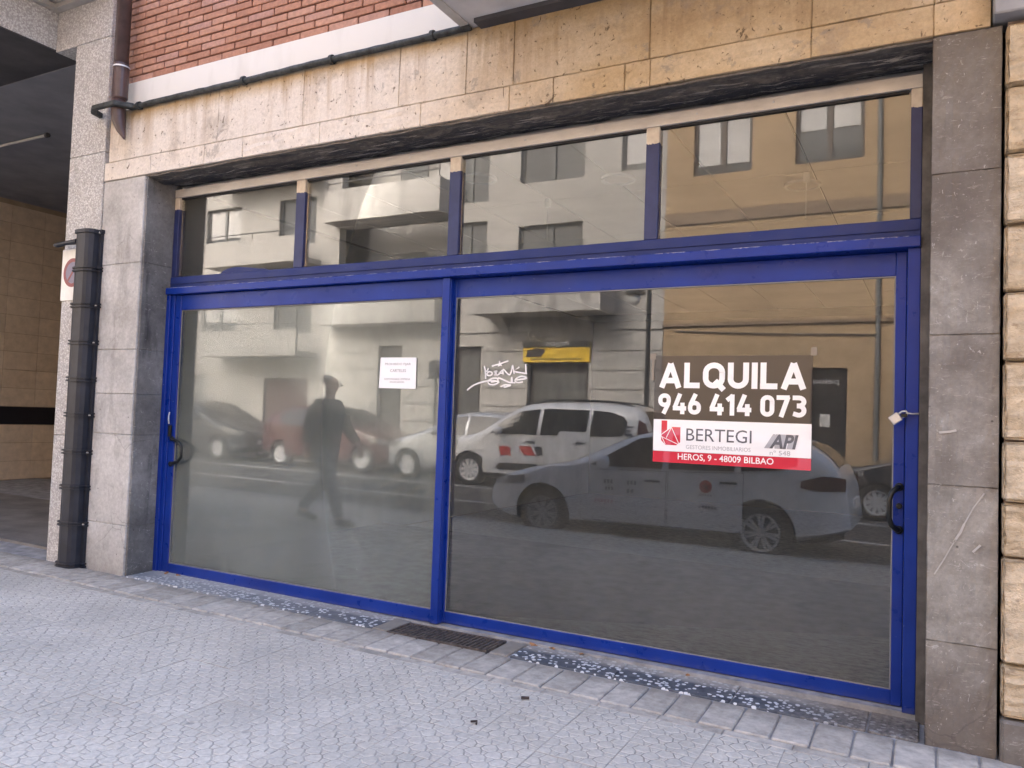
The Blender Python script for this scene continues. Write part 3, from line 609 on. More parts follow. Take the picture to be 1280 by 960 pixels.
br = MB(); br.tube([(PX, -0.345, 3.66), (PX, -0.345, 3.56), (PX + .012, -0.345, 3.49), (PX + .042, -0.345, 3.42), (PX + .078, -0.345, 3.36), (PX + .092, -0.345, 3.335)], [0.050, 0.054, 0.050, 0.036, 0.016, 0.004], 14).build('spout', 'brown_pipe', dp, smooth=True)

# ------------------------------------------------------------------ black cover over the pipes by the left pillar
cv = thing('pipe_cover', (-5.93, -0.33, 0.03), 'black ribbed plastic pipe cover screwed on between pebbledash and pillar', 'pipe cover')
prof = [(-6.075, -0.272), (-6.07, -0.35), (-6.04, -0.385), (-5.99, -0.40), (-5.88, -0.40), (-5.84, -0.385), (-5.815, -0.35), (-5.81, -0.30), (-5.77, -0.298), (-5.77, -0.272)]
prof = [(-5.935 + (x + 5.935) * .80, -.272 + (y + .272) * .78) for x, y in prof]
def grow(e): return [(x + (e if x > -5.93 else -e), y - e if y < -0.28 else y) for x, y in prof]
secz = [0.035, 0.352, 0.633, 0.909, 1.20, 1.48, 1.77, 2.062, 2.349, 2.66]
me_s = None
for a, c in zip(secz, secz[1:]):
    s = MB().prism(prof, a + .012, c - .012, 'z'); s.prism(grow(.004), c - .016, c - .008, 'z')
    s.build('cover_section', 'black_plastic', cv)
    r_ = MB().prism(grow(.013), a + .010, a + .022, 'z'); r_.prism(grow(.013), a - .014, a - .002, 'z'); r_.prism(grow(.002), a - .003, a + .011, 'z'); r_.build('rib', 'black_plastic', cv)
MB().prism(grow(.010), 2.640, 2.668, 'z').build('rim', 'black_plastic', cv)
for z in (2.645, 2.062, 1.77, 1.20, .909, .352):
    MB().lathe([(0.010, -0.296), (0.010, -0.306), (0.005, -0.309)], (-5.818, .004, z), 'y', 10).build('screw', 'chrome', cv)
MB().tube([(-6.05, -0.33, 2.585), (-6.18, -0.34, 2.58), (-6.28, -0.345, 2.57), (-6.33, -.345, 2.572)], [0.024, 0.018, 0.020, 0.012], 10).build('lever', 'black_plastic', cv)
sg = thing('no_parking_sign', (-6.15, -0.28, 2.3), 'white no parking sign half hidden behind the black pipe cover', 'sign')
box('sign_plate', 'sign_white', (-6.315, -5.95, -0.281, -0.272, 2.125, 2.545), sg, .002)
MB().lathe([(0.118, -0.2835), (0.118, -0.2815), (0.088, -0.2815), (0.088, -0.2835)], (-6.168, 0, 2.35), 'y', 32, closed=True).build('red_ring', 'sign_red', sg)
MB().lathe([(0.087, -0.2830), (0.087, -0.2815)], (-6.168, 0, 2.35), 'y', 32).build('blue_disc', 'sign_blue', sg)
q_ = [(-6.232, 2.288), (-6.220, 2.276), (-6.104, 2.412), (-6.116, 2.424)]; sl = MB().prism(q_, -0.2845, -0.2832, 'y')
sl.build('red_slash', 'sign_red', sg)

# ------------------------------------------------------------------ house on the left with its garage passage
nl = thing('neighbouring_house', (-7, 0, 0), 'pebbledashed house with dark garage passage left of the shop', 'house')
for a, c in ((-0.2, 1.03), (1.034, 2.19), (2.194, 3.31), (3.314, 4.257)): box('pillar_panel', 'pebbledash', (-6.315, -5.862, -0.268, 0.10, a, c), nl, .004)
box('fascia', 'pebbledash', (-6.60, -5.862, -0.268, 0.10, 4.261, 4.60), nl, .003)
box('fascia', 'pebbledash', (-14.0, -6.604, -2.2, -0.10, 4.285, 4.60), nl, .003)
mo = MB(); mo.box(-6.604, -5.862, -0.33, -0.10, 4.603, 4.640); mo.box(-14.0, -6.545, -2.3, -0.331, 4.603, 4.640); mo.box(-6.52, -5.862, -0.40, -0.331, 4.642, 4.665); mo.build('moulding', 'moulding', nl)
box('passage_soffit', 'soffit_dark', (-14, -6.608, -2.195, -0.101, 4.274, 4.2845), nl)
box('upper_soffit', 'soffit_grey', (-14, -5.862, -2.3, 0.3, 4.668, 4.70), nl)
box('upper_wall', 'pebbledash', (-14, -5.862, -0.25, 0.5, 4.702, 12.4), nl)
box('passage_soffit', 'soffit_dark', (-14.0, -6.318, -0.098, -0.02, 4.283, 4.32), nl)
box('passage_ceiling', 'garage_ceiling', (-12.05, -5.864, -0.018, 14, 4.278, 4.40), nl)
box('garage_wall', 'garage_ceiling', (-12.25, -12.02, -2.0, 14, -0.3, 4.276), nl); box('garage_wall', 'garage_ceiling', (-12.0, -5.86, 12.0, 12.2, -0.3, 4.276), nl)
box('garage_wall', 'garage_ceiling', (-6.05, -5.864, 0.102, 12, -0.3, 4.276), nl)
tl = None
tile_h = 0.27
cnt = 0
for r in range(15):
    z0 = 0.13 + r * tile_h
    if 0.94 <= z0 + .13 <= 1.22: continue
    for c in range(15):
        if tl is None: tl = MB().box(-.006, .006, -.243, .243, -tile_h / 2 + .003, tile_h / 2 - .003).mesh('wall_tile', 'wall_tile', .002)
        o = link(tl, 'wall_tile', nl); o.location = (-12.012 + random.uniform(-.001, .001), 1.2 + c * 0.49, z0 + tile_h / 2); cnt += 1
box('black_band', 'black_band', (-12.018, -12.002, 0.9, 8.6, 0.945, 1.205), nl)
box('tile_bed', 'tile_grout', (-12.018, -12.014, 0.9, 8.6, 0.0, 4.25), nl)
gf = MB().add([(-12.0, -0.02, zg(-12, 0) + .012), (-5.87, -0.02, zg(-5.87, 0) + .012), (-5.87, 12, zg(-5.87, 0) + .10), (-12.0, 12, zg(-12, 0) + .10),
               (-12.0, -0.02, -.3), (-5.87, -0.02, -.3), (-5.87, 12, -.3), (-12.0, 12, -.3)], [(0, 1, 2, 3), (7, 6, 5, 4), (0, 4, 5, 1), (1, 5, 6, 2), (2, 6, 7, 3), (3, 7, 4, 0)]).build('garage_floor', 'garage_floor'); tag(gf, kind='structure')
tb = thing('ceiling_tube', (-9.2, 0.93, 4.26), 'thin pale tube fixed under the dark garage ceiling', 'tube')
MB().tube([(-10.6, 0.94, 4.255), (-8.74, 0.94, 4.255)], .016, 8).build('tube', 'moulding', tb); MB().tube([(-8.74, .94, 4.255), (-8.70, .94, 4.255)], .028, 8).build('end_cap', 'soffit_dark', tb)

# ------------------------------------------------------------------ house on the right, rusticated
nr = thing('corner_house', (1.0, -0.1, 0), 'warm rusticated stone house front at the right edge', 'house')
box('wall_core', 'mortar', (0.262, 3.6, -0.255, 0.5, -0.3, 12.4), nr)
rz_ = [3.046, 2.774, 2.485, 2.185, 1.898, 1.606, 1.276, 1.022, 0.795, 0.36, 0.144]
for k, (c, a) in enumerate(zip(rz_, rz_[1:])):
    xs = [0.250, 0.80, 1.5, 2.2, 2.9] if k % 2 else [0.250, 1.15, 1.85, 2.55, 2.9]
    for x0, x1 in zip(xs, xs[1:]): stone(x0, x1, a, c, -0.305, -0.20, 'rusticated_stone', 'rusticated_stone', 0.011, 0.013, 9, 0.010, nr)
for x0, x1 in ((0.250, 1.3), (1.3, 2.9)): stone(x0, x1, -0.3, 0.138, -0.315, -0.20, 'column_stone', 'plinth_stone', 0.012, 0.004, 3, 0.004, nr)
box('string_course', 'cornice_grey', (0.205, 3.6, -0.36, -0.15, 3.075, 3.40), nr, .006)

# ------------------------------------------------------------------ shop interior
def room(name, mat, b): tag(box(name, mat, b), kind='structure')
room('floor', 'shop_floor', (-5.45, 0.02, 0.06, 9.0, -0.15, -0.004))
room('wall', 'shop_wall', (-5.49, -5.452, 0.06, 9.0, 0.0, 3.35)); room('wall', 'shop_wall', (0.003, 0.028, 0.06, 9.0, 0.0, 3.35)); room('wall', 'shop_wall_dark', (-5.45, 0.0, 9.0, 9.1, 0.0, 3.35))
ce = box('ceiling', 'ceiling_seam', (-5.45, 0.0, 0.13, 9.0, 3.066, 3.12)); tag(ce, kind='structure')
pw, pd = 0.655, 1.30
cpm = MB().box(-pw / 2 + .006, pw / 2 - .006, -pd / 2 + .004, pd / 2 - .004, 0, .016).mesh('ceiling_panel', 'ceiling_white')
for i in range(8):
    for j in range(6):
        o = link(cpm, 'ceiling_panel', ce); o.location = (-0.42 - pw * i if i < 8 else 0, 0.80 + pd * j, 3.049)
room('pelmet', 'ceiling_white', (-5.45, 0.0, 0.07, 0.128, 3.03, 3.12))
ring_defs = [(-2.95, .72, 'round ceiling light seen through the third transom pane, left one'), (-2.02, 1.10, 'round ceiling light seen through the third transom pane, right one'), (-0.85, 1.72, 'round ceiling light in the middle of the fourth transom pane')]
for x, y, lab in ring_defs:
    t = thing('ceiling_light', (x, y, 3.03), lab, 'ceiling light', 'round lights in the shop ceiling')
    MB().lathe([(.105, 3.030), (.125, 3.030), (.125, 3.049), (.105, 3.049)], (x, y, 0), 'z', 28, closed=True).build('ring', 'white_plastic', t)
    MB().lathe([(.104, 3.040), (.104, 3.048)], (x, y, 0), 'z', 28).build('diffuser', 'ceiling_white', t)
for x, y, lab in ((-2.70, 1.35, 'thin white rod hanging behind the third transom pane'), (-0.78, 1.40, 'thin white rod hanging behind the fourth transom pane')):
    t = thing('hanging_rod', (x, y, 2.9), lab, 'rod', 'rods hanging from the shop ceiling')
    MB().tube([(x, y, 2.70), (x, y, 3.0)], .004, 6).build('rod', 'white_plastic', t); box('cap', 'white_plastic', (x - .018, x + .018, y - .018, y + .018, 2.965, 3.03), t)

# ------------------------------------------------------------------ the shopfront
sh = thing('shopfront', (-2.7, 0, 0), 'blue aluminium shopfront with transom panes and two sliding doors', 'shopfront')
X0, X1 = -5.325, -0.0625
box('top_rail', 'bare_aluminium', (X0, X1, -0.012, 0.055, 2.945, 3.012), sh, .003)
MB().box(X0 + .06, X1 - .06, 0.004, 0.03, 2.932, 2.944).build('rubber_seal', 'rubber_seal', sh)
screw = MB().lathe([(0.006, -0.012), (0.006, -0.0145), (0.003, -0.0155)], (0, 0, 0), 'y', 8).mesh('screw', 'chrome')
for x in (-4.6, -3.5, -3.05, -2.2, -1.75, -1.15, -0.75, -0.35):
    o = link(screw, 'screw', sh); o.location = (x, 0, 2.982)
for a, c in ((X0, -5.272), (-4.040, -3.955), (-2.736, -2.655), (-1.434, -1.358), (-0.112, X1)):
    box('mullion', 'mullion_finish', (a, c, -0.010, 0.055, 2.312, 2.9435), sh, .003)
box('transom_bar', 'dull_blue_paint', (X0, X1, -0.016, 0.060, 2.2225, 2.311), sh, .004)
MB().box(X0 + .01, X1 - .01, -0.024, -0.017, 2.255, 2.262).build('transom_lip', 'dull_blue_paint', sh)
hd = box('door_head', 'blue_paint', (X0, X1, -0.055, 0.06, 2.168, 2.221), sh, .004)
gl = []
for a, c, m_ in ((-5.271, -4.041, 'transom_glass'), (-3.954, -2.737, 'transom_glass'), (-2.654, -1.435, 'transom_glass'), (-1.357, -0.113, 'transom_glass')):
    box('transom_pane', m_, (a, c, 0.016, 0.021, 2.3115, 2.944), sh)
jl = MB().box(X0, -5.285, -0.040, 0.06, 0.0, 2.1675).box(-5.2845, -5.250, -0.022, 0.06, 0.0, 2.1675).build('jamb', 'blue_paint', sh, bevel=.003)
jr = MB().box(-0.118, X1, -0.030, 0.06, 0.0, 2.1675).build('jamb', 'blue_paint', sh, bevel=.003)
MB().box(X0, X1, -0.026, 0.055, -0.06, 0.0035).build('floor_track', 'joint_mortar', sh)
def door(x0, x1, y0, y1, botz, lw, rw, gm, lab):
    d = MB()
    d.box(x0, x0 + lw, y0, y1, 0.008, 2.165); d.box(x1 - rw, x1, y0, y1, 0.008, 2.165)
    d.box(x0 + lw, x1 - rw, y0 + .002, y1 - .002, 0.008, botz); d.box(x0 + lw, x1 - rw, y0 + .002, y1 - .002, 2.048, 2.164)
    o = d.build('sliding_door', 'blue_paint', sh, bevel=.003); tag(o, lab)
    yc = (y0 + y1) / 2
    box('glass', gm, (x0 + lw - .004, x1 - rw + .004, yc - .003, yc + .003, botz - .004, 2.052), o)
    s = MB(); t_ = .007
    for b in ((x0 + lw, x0 + lw + t_, botz, 2.048), (x1 - rw - t_, x1 - rw, botz, 2.048)): s.box(b[0], b[1], yc - .010, yc - .0035, b[2], b[3])
    s.box(x0 + lw + t_, x1 - rw - t_, yc - .010, yc - .0035, botz, botz + t_); s.box(x0 + lw + t_, x1 - rw - t_, yc - .010, yc - .0035, 2.048 - t_, 2.048)
    s.build('glazing_bead', 'bead_grey', o)
    return o
dl = door(-5.2485, -2.690, -0.014, 0.026, 0.088, 0.062, 0.052, 'dusty_glass', 'left sliding door, narrower and with dusty glass')
dr = door(-2.7465, -0.1215, 0.0275, 0.058, 0.078, 0.070, 0.047, 'pane_glass', 'right sliding door carrying the rental poster')
ms_ = box('meeting_stile', 'blue_paint', (-2.745, -2.6915, -0.030, -0.0145, 0.008, 2.166), dl, .003)
def handle(x, z0, z1, sx, y, p, k=1.0, pr=1.0):
    sx *= k
    c = [(x + sx * a, y - pr * b, z) for a, b, z in ((0, 0, z0), (.008, .03, z0 + .004), (.030, .052, z0 + .025), (.040, .058, z0 + .06), (.040, .058, z1 - .06), (.030, .052, z1 - .025), (.008, .03, z1 - .004), (0, 0, z1))]
    h = MB().tube(c, [.015, .0135, .0125, .012, .012, .0125, .0135, .015], 12)
    for z in (z0, z1): h.lathe([(.020, y + .004), (.020, y - .010), (.015, y - .014)], (x, 0, z), 'y', 14)
    return h.build('handle', 'handle_black', p, smooth=True)
handle(-5.205, 0.850, 1.045, 1, -0.014, dl, 3.6, .5)
handle(-0.142, 0.832, 1.035, -1, 0.026, dr)
MB().lathe([(.014, .027), (.014, .014), (.009, .010)], (-0.142, 0, 0.945), 'y', 14).build('lock_cylinder', 'handle_black', dr)
for z in (.832, 1.035): MB().lathe([(.006, .012), (.006, .008)], (-0.142, 0, z), 'y', 10).build('screw', 'chrome', dr)
lk = MB().box(-5.240, -5.212, -0.034, -0.0145, 1.06, 1.15).build('lock_case', 'handle_black', dl, bevel=.004)
MB().tube([(-5.226, -.036, 1.16), (-5.222, -.044, 1.19), (-5.228, -.040, 1.22), (-5.222, -.038, 1.25)], .006, 6).build('chain_end', 'chrome', dl)

# padlock on a cable at the right jamb
pk = thing('padlock', (-0.12, -0.06, 1.37), 'small silver padlock and cable across the right blue jamb', 'padlock')
b = MB().box(-.022, .022, -.010, .010, -.024, .024).build('lock_body', 'chrome', pk, True, bevel=.004); b.location = (-.040, 0.010, -.012); b.rotation_euler = (0, R(52), 0)
MB().tube([(-.028, .010, .010), (-.012, .008, .022), (.004, .008, .024), (.012, .008, .014), (.004, .01, .002), (-.012, .010, -.006)], .0045, 8).build('shackle', 'chrome', pk, True, smooth=True)
MB().tube([(.004, .012, .016), (.030, .016, .012), (.052, .026, .014), (.072, .045, .012)], .004, 8).build('cable', 'chrome', pk, True, smooth=True)
MB().box(-.016, .010, -.003, .003, -.004, .012).build('link_plate', 'handle_black', pk, True)

# paint blobs on the first transom pane
ob = MB(); rg = random.Random(5)
pts = [(-4.80, 2.3125), (-4.78, 2.335), (-4.72, 2.352), (-4.64, 2.360), (-4.55, 2.352), (-4.48, 2.345), (-4.40, 2.333), (-4.34, 2.33), (-4.28, 2.3125)]
ob.prism(pts, 0.0140, 0.0155, 'y').build('paint_smear', 'dull_blue_paint', sh)

# ------------------------------------------------------------------ rental poster, notice, marker tag
PYY = 0.0358     # posters sit on the outer face of the right pane
po = thing('rental_poster', (-0.95, PYY, 1.37), 'black white and red rental poster reading ALQUILA on the right pane', 'poster')
# zoomed reading of the photo: X = px*ax+bx , Z = pz
ax0, ax1, z0_, z1_ = -1.362, -0.541, 1.086, 1.668
def PXc(u): return ax0 + (u - 115) / (788 - 115) * (ax1 - ax0)
def PZc(v): return z1_ - (v - 82) / (548 - 82) * (z1_ - z0_)
def pbox(name, mat, u0, u1, v0, v1, y=PYY, t=.0008):
    return MB().box(PXc(u0), PXc(u1), y - t, y, PZc(v1), PZc(v0)).build(name, mat, po)
pbox('black_sheet', 'poster_black', 115, 788, 82, 360); pbox('white_sheet', 'poster_white', 115, 788, 361, 499); pbox('red_band', 'poster_red', 115, 788, 500, 548)
YT = PYY - .0014
def ptext(s, mat, u0, u1, v0, v1, weight=0.0, shear=0.0, y=YT):
    link(text_mesh(s, mat, PXc(u0), PZc(v1), PXc(u1) - PXc(u0), PZc(v0) - PZc(v1), y, weight=weight, shear=shear), 'lettering', po)
def arc(cx, cy, rx, ry, a0, a1, n=12): return [(cx + rx * math.cos(R(a0 + (a1 - a0) * i / n)), cy + ry * math.sin(R(a0 + (a1 - a0) * i / n))) for i in range(n + 1)]
def oval(x0, x1, y0, y1, r): return arc(x1 - r, y1 - r, r, r, 0, 90, 5) + arc(x0 + r, y1 - r, r, r, 90, 180, 5) + arc(x0 + r, y0 + r, r, r, 180, 270, 5) + arc(x1 - r, y0 + r, r, r, 270, 360, 5) + [(x1, y1 - r - .02), (x1, y1 - r + .02)]
B_ = .105    # half stroke; glyph cells are 1 high
GL = {'A': (.84, [[(.10, 0), (.42, .97)], [(.42, .97), (.74, 0)], [(.20, .29), (.64, .29)]]), 'L': (.60, [[(B_, 1), (B_, B_)], [(0, B_), (.58, B_)]]),
      'Q': (.80, [oval(B_, .69, B_, 1 - B_, .28), [(.44, .30), (.76, -.06)]]), 'U': (.74, [[(B_, 1), (B_, .36)] + arc(.37, .365, .265, .26, 180, 360, 12) + [(.635, 1)]]), 'I': (.21, [[(B_, 1), (B_, 0)]]),
      '9': (.62, [oval(B_, .515, .44, 1 - B_, .19), [(.515, .66), (.50, .50), (.27, 0)]]), '6': (.62, [oval(B_, .515, B_, .56, .19), [(.36, 1), (.13, .50), (B_, .34)]]),
      '4': (.66, [[(.36, 1), (.10, .30)], [(.02, .285), (.66, .285)], [(.48, .56), (.48, 0)]]), '1': (.42, [[(.30, 1), (.30, 0)], [(.34, .95), (.06, .72)]]), '0': (.62, [oval(B_, .515, B_, 1 - B_, .20)]),
      '7': (.58, [[(0, 1 - B_), (.56, 1 - B_)], [(.49, .93), (.20, 0)]]), '3': (.60, [[(.02, 1 - B_), (.30, 1 - B_)] + arc(.29, .715, .205, .18, 90, -90, 10) + [(.20, .535)], [(.20, .525), (.29, .525)] + arc(.29, .315, .215, .21, 90, -120, 12) + [(.05, .17)]]), ' ': (.22, [])}
def bold(txt, u0, u1, v0, v1, gap=.085):
    tot = sum(GL[c][0] for c in txt) + gap * (len(txt) - 1); x = 0; X0_, X1_, Z0_, Z1_ = PXc(u0), PXc(u1), PZc(v1), PZc(v0); sx = (X1_ - X0_) / tot; sz = Z1_ - Z0_
    for c in txt:
        mb = MB()
        for k, st in enumerate(GL[c][1]): mb.ribbon([(X0_ + (x + a) * sx, Z0_ + b * sz) for a, b in st], 2 * B_ * (sx + sz) / 2, YT - .00015 * k, t=.0004)
        if GL[c][1]: mb.build('letter', 'poster_white', po, fix=False)
        x += GL[c][0] + gap
bold('ALQUILA', 136, 765, 112, 222); bold('946 414 073', 134, 766, 247, 336)
ptext('BERTEGI', 'poster_grey', 266, 548, 396, 450, 0.0); ptext('GESTORES INMOBILIARIOS', 'poster_light_grey', 266, 545, 468, 485, 0.0)
for k, (dx, mm) in enumerate(((-22, 'poster_light_grey'), (-11, 'poster_light_grey'), (0, 'poster_grey'))): ptext('API', mm, 622 + dx, 738 + dx, 407, 466, .03, .25, YT - .0006 * k)
ptext('nº 548', 'poster_light_grey', 624, 706, 474, 493, 0.0); ptext('HEROS, 9 - 48009 BILBAO', 'poster_white', 230, 640, 506, 537, .012)
lg = MB()
def lpoly(pp, mi, y=YT, t=.0005): lg.prism([(PXc(u), PZc(v)) for u, v in pp], y, y + t, 'y', mi)
lpoly([(152, 366), (178, 366), (178, 408), (198, 393), (239, 393), (239, 458), (222, 472), (172, 472), (152, 452)], 0)
for a, c in (((152, 428), (198, 394)), ((152, 436), (236, 470)), ((198, 394), (236, 470)), ((152, 432), (172, 470)), ((152, 430), (239, 393)) if False else ((198, 394), (176, 440))):
    du, dv = c[0] - a[0], c[1] - a[1]; L_ = math.hypot(du, dv); nu, nv = -dv / L_ * 1.5, du / L_ * 1.5
    lpoly([(a[0] + nu, a[1] + nv), (c[0] + nu, c[1] + nv), (c[0] - nu, c[1] - nv), (a[0] - nu, a[1] - nv)], 1, YT - .0008)
lg.build('logo', ['poster_red', 'poster_white'], po)
tp = MB(); tp.box(PXc(92), PXc(118), PYY - .0022, PYY - .0016, PZc(98), PZc(70)); tp.box(PXc(100), PXc(112), PYY - .0022, PYY - .0016, PZc(190), PZc(99)); tp.box(PXc(780), PXc(804), PYY - .0022, PYY - .0016, PZc(84), PZc(50)); tp.build('tape', 'tape', po)

no = thing('paper_notice', (-3.09, -0.0, 1.56), 'small white paper notice stuck on the left pane', 'notice')
NY = -0.0012
b = MB().add([(-3.236, NY, 1.465), (-2.940, NY, 1.463), (-2.943, NY, 1.665), (-3.231, NY, 1.667), (-3.236, NY + .0008, 1.465), (-2.940, NY + .0008, 1.463), (-2.943, NY + .0008, 1.665), (-3.231, NY + .0008, 1.667)], [(0, 1, 2, 3), (7, 6, 5, 4), (0, 4, 5, 1), (1, 5, 6, 2), (2, 6, 7, 3), (3, 7, 4, 0)])
b.build('sheet', 'paper', no)
for s, a, c, z, h in (('PROHIBIDO FIJAR', -3.192, -2.985, 1.612, .019), ('CARTELES', -3.148, -3.022, 1.571, .019), ('RESPONSABLE: EMPRESA', -3.192, -2.985, 1.519, .012), ('ANUNCIADORA', -3.150, -3.030, 1.500, .011)):
    link(text_mesh(s, 'ink', a, z, c - a, h, NY - .0006), 'lettering', no)

# white marker tag scrawled on the right pane: strokes traced on the glass
def GX(u): return -2.6035 + (u / 8 + 560 - 580) * 0.00565
def GZ(u, v): return 1.562 - (v / 8 + 420 - 468) * 0.00491
strokes = [[(445, 302), (520, 280), (605, 250)], [(518, 250), (522, 300)], [(505, 302), (530, 285), (540, 300)],
           [(368, 300), (380, 345), (388, 430)], [(412, 322), (400, 350), (384, 356)], [(400, 370), (420, 357), (445, 365), (448, 385), (425, 398), (400, 390), (400, 370)],
           [(500, 352), (470, 358), (492, 372), (470, 388), (510, 390)], [(512, 390), (545, 345), (560, 385)], [(520, 372), (560, 372)], [(560, 385), (560, 335), (625, 388), (650, 292)],
           [(650, 292), (668, 380)], [(715, 312), (660, 355), (790, 375)], [(775, 282), (782, 372)],
           [(200, 548), (260, 500), (330, 470), (410, 452), (470, 448), (515, 458)], [(515, 458), (500, 425), (450, 428), (412, 455), (425, 482), (470, 488), (510, 470), (515, 458)],
           [(440, 462), (500, 452)], [(520, 470), (515, 420), (640, 468), (645, 410)], [(645, 410), (640, 468), (680, 465)], [(690, 440), (790, 420), (740, 402), (690, 425), (680, 450), (710, 465), (755, 455)],
           [(540, 508), (580, 488), (575, 512), (640, 492)], [(580, 488), (640, 490)]]
gm = MB()
def smoothp(p, k=5):
    out = []
    for i in range(len(p) - 1):
        p0, p1, p2, p3 = p[max(i - 1, 0)], p[i], p[i + 1], p[min(i + 2, len(p) - 1)]
        for j in range(k):
            t = j / k
            out.append(tuple(0.5 * (2 * p1[c] + (p2[c] - p0[c]) * t + (2 * p0[c] - 5 * p1[c] + 4 * p2[c] - p3[c]) * t * t + (-p0[c] + 3 * p1[c] - 3 * p2[c] + p3[c]) * t ** 3) for c in (0, 1)))
    return out + [p[-1]]
for k, s in enumerate(strokes):
    q = smoothp(s) if len(s) > 3 else s
    gm.ribbon([(GX(u), GZ(u, v)) for u, v in q], .0088, PYY + .0005 - .0002 * (k % 5))
gr = gm.build('graffiti_tag', 'white_marker', fix=False); tag(gr, 'white marker scrawl on the right pane near the door mullion', 'graffiti')

# ------------------------------------------------------------------ across the street (seen mirrored in the panes)
OY = -14.5
def wall_open(x0, x1, z0, z1, ops, y, th=0.28):
    """front at y facing +y, openings (xa,xb,za,zb)"""
    xs = sorted({x0, x1, *[o[0] for o in ops], *[o[1] for o in ops]}); zs = sorted({z0, z1, *[o[2] for o in ops], *[o[3] for o in ops]})
    mb = MB()
    for a, b in zip(xs, xs[1:]):
        run = None
        for c, d in zip(zs, zs[1:]):
            cx, cz = (a + b) / 2, (c + d) / 2
            hole = any(o[0] < cx < o[1] and o[2] < cz < o[3] for o in ops)
            if hole:
                if run: mb.box(a, b, y - th, y, *run); run = None
            else: run = (run[0], d) if run else (c, d)
        if run: mb.box(a, b, y - th, y, *run)
    return mb
def window(p, x0, x1, z0, z1, y, fm='window_dark', blind=0.0, n=2, sill=None):
    """casement window set 0.12 m back in its opening: frame with panes as sub-parts"""
    yf = y - 0.12; f = MB(); t = .065
    f.box(x0 + .002, x0 + t, yf - .06, yf, z0 + .002, z1 - .002); f.box(x1 - t, x1 - .002, yf - .06, yf, z0 + .002, z1 - .002)
    f.box(x0 + t, x1 - t, yf - .06, yf, z0 + .002, z0 + t); f.box(x0 + t, x1 - t, yf - .06, yf, z1 - t, z1 - .002)
    w = (x1 - x0 - 2 * t) / n
    for k in range(1, n): f.box(x0 + t + w * k - .05, x0 + t + w * k + .05, yf - .06, yf + .01, z0 + t, z1 - t)
    fo = f.build('window', fm, p)
    for k in range(n):
        a, c = x0 + t + w * k + (.051 if k else .002), x0 + t + w * (k + 1) - (.051 if k < n - 1 else .002)
        box('pane', 'house_pane', (a, c, yf - .045, yf - .035, z0 + t + .002, z1 - t - .002), fo)
        if blind: box('blind', 'blind_white', (a + .03, c - .03, yf - .030, yf - .012, z1 - t - (z1 - z0 - 2 * t) * blind, z1 - t - .004), fo)
    if sill: box('sill', sill, (x0 - .08, x1 + .08, y + .0015, y + .10, z0 - .07, z0), fo)
    return fo
def house(name, x0, x1, H, mat, ops, label, y=OY):
    t = thing(name, ((x0 + x1) / 2, y, 0), label, 'house')
    wall_open(x0, x1, -0.4, H, ops, y).build('wall', mat, t)
    box('back_wall', mat, (x0, x1, y - 9, y - 8.8, -0.4, H), t); box('dark_room', 'window_dark', (x0 + .3, x1 - .3, y - 2.2, y - 2.1, -0.3, H - .2), t)
    box('flat_roof', 'ochre_band', (x0, x1, y - 8.79, y - .285, H - .3, H - .05), t); box('cornice', 'moulding', (x0 + .002, x1 - .002, y + .002, y + .35, H - .45, H - .2), t)
    return t
# ochre house
wo = []
for zb in (7.32, 10.25): wo += [(-5.24, -3.84, zb, zb + 1.45), (-2.87, -1.41, zb, zb + 1.45), (0.2, 1.6, zb, zb + 1.45), (2.8, 4.2, zb, zb + 1.45)]
dop = [(-2.45, -1.70, -0.2, 2.66)]; gd = [(0.6, 3.2, -0.2, 2.7)]
oh = house('ochre_house', -5.90, 14.0, 12.6, 'ochre_render', wo + dop + gd, 'ochre rendered house across the street with dark double windows')
for k, o in enumerate(wo): window(oh, *o, OY, 'window_brown', (0.85, 0.45, 0.6, 0.3)[k % 4], 2)
MB().box(-5.898, 13.998, OY + .002, OY + .045, 6.15, 6.43).build('string_course', 'ochre_band', oh)
MB().box(-5.898, 13.998, OY + .002, OY + .06, 3.66, 3.74).build('ledge', 'ochre_band', oh)
box('shop_front_panel', 'black_panel', (-2.448, -1.702, OY - .16, OY - .10, -0.1, 2.655), oh); box('paper_sign', 'blind_white', (-2.27, -2.05, OY - .098, OY - .094, 1.33, 1.63), oh)
link(text_mesh('peluquería', 'poster_light_grey', -1.88, 2.27, 1.05, 0.17, OY - .097, flip=True), 'lettering', oh)
box('shop_shutter', 'shutter_grey', (0.602, 3.198, OY - .2, OY - .12, -0.1, 2.695), oh)
MB().tube([(-1.10, OY + .06, 0.0), (-1.10, OY + .06, 12.4)], .05, 8).build('downpipe', 'shutter_grey', oh)
MB().tube([(-5.6, OY + .03, 3.55), (-3, OY + .04, 3.42), (-1.15, OY + .03, 3.38), (-1.12, OY + .02, 3.0)], .015, 6).build('facade_cable', 'rail_metal', oh)
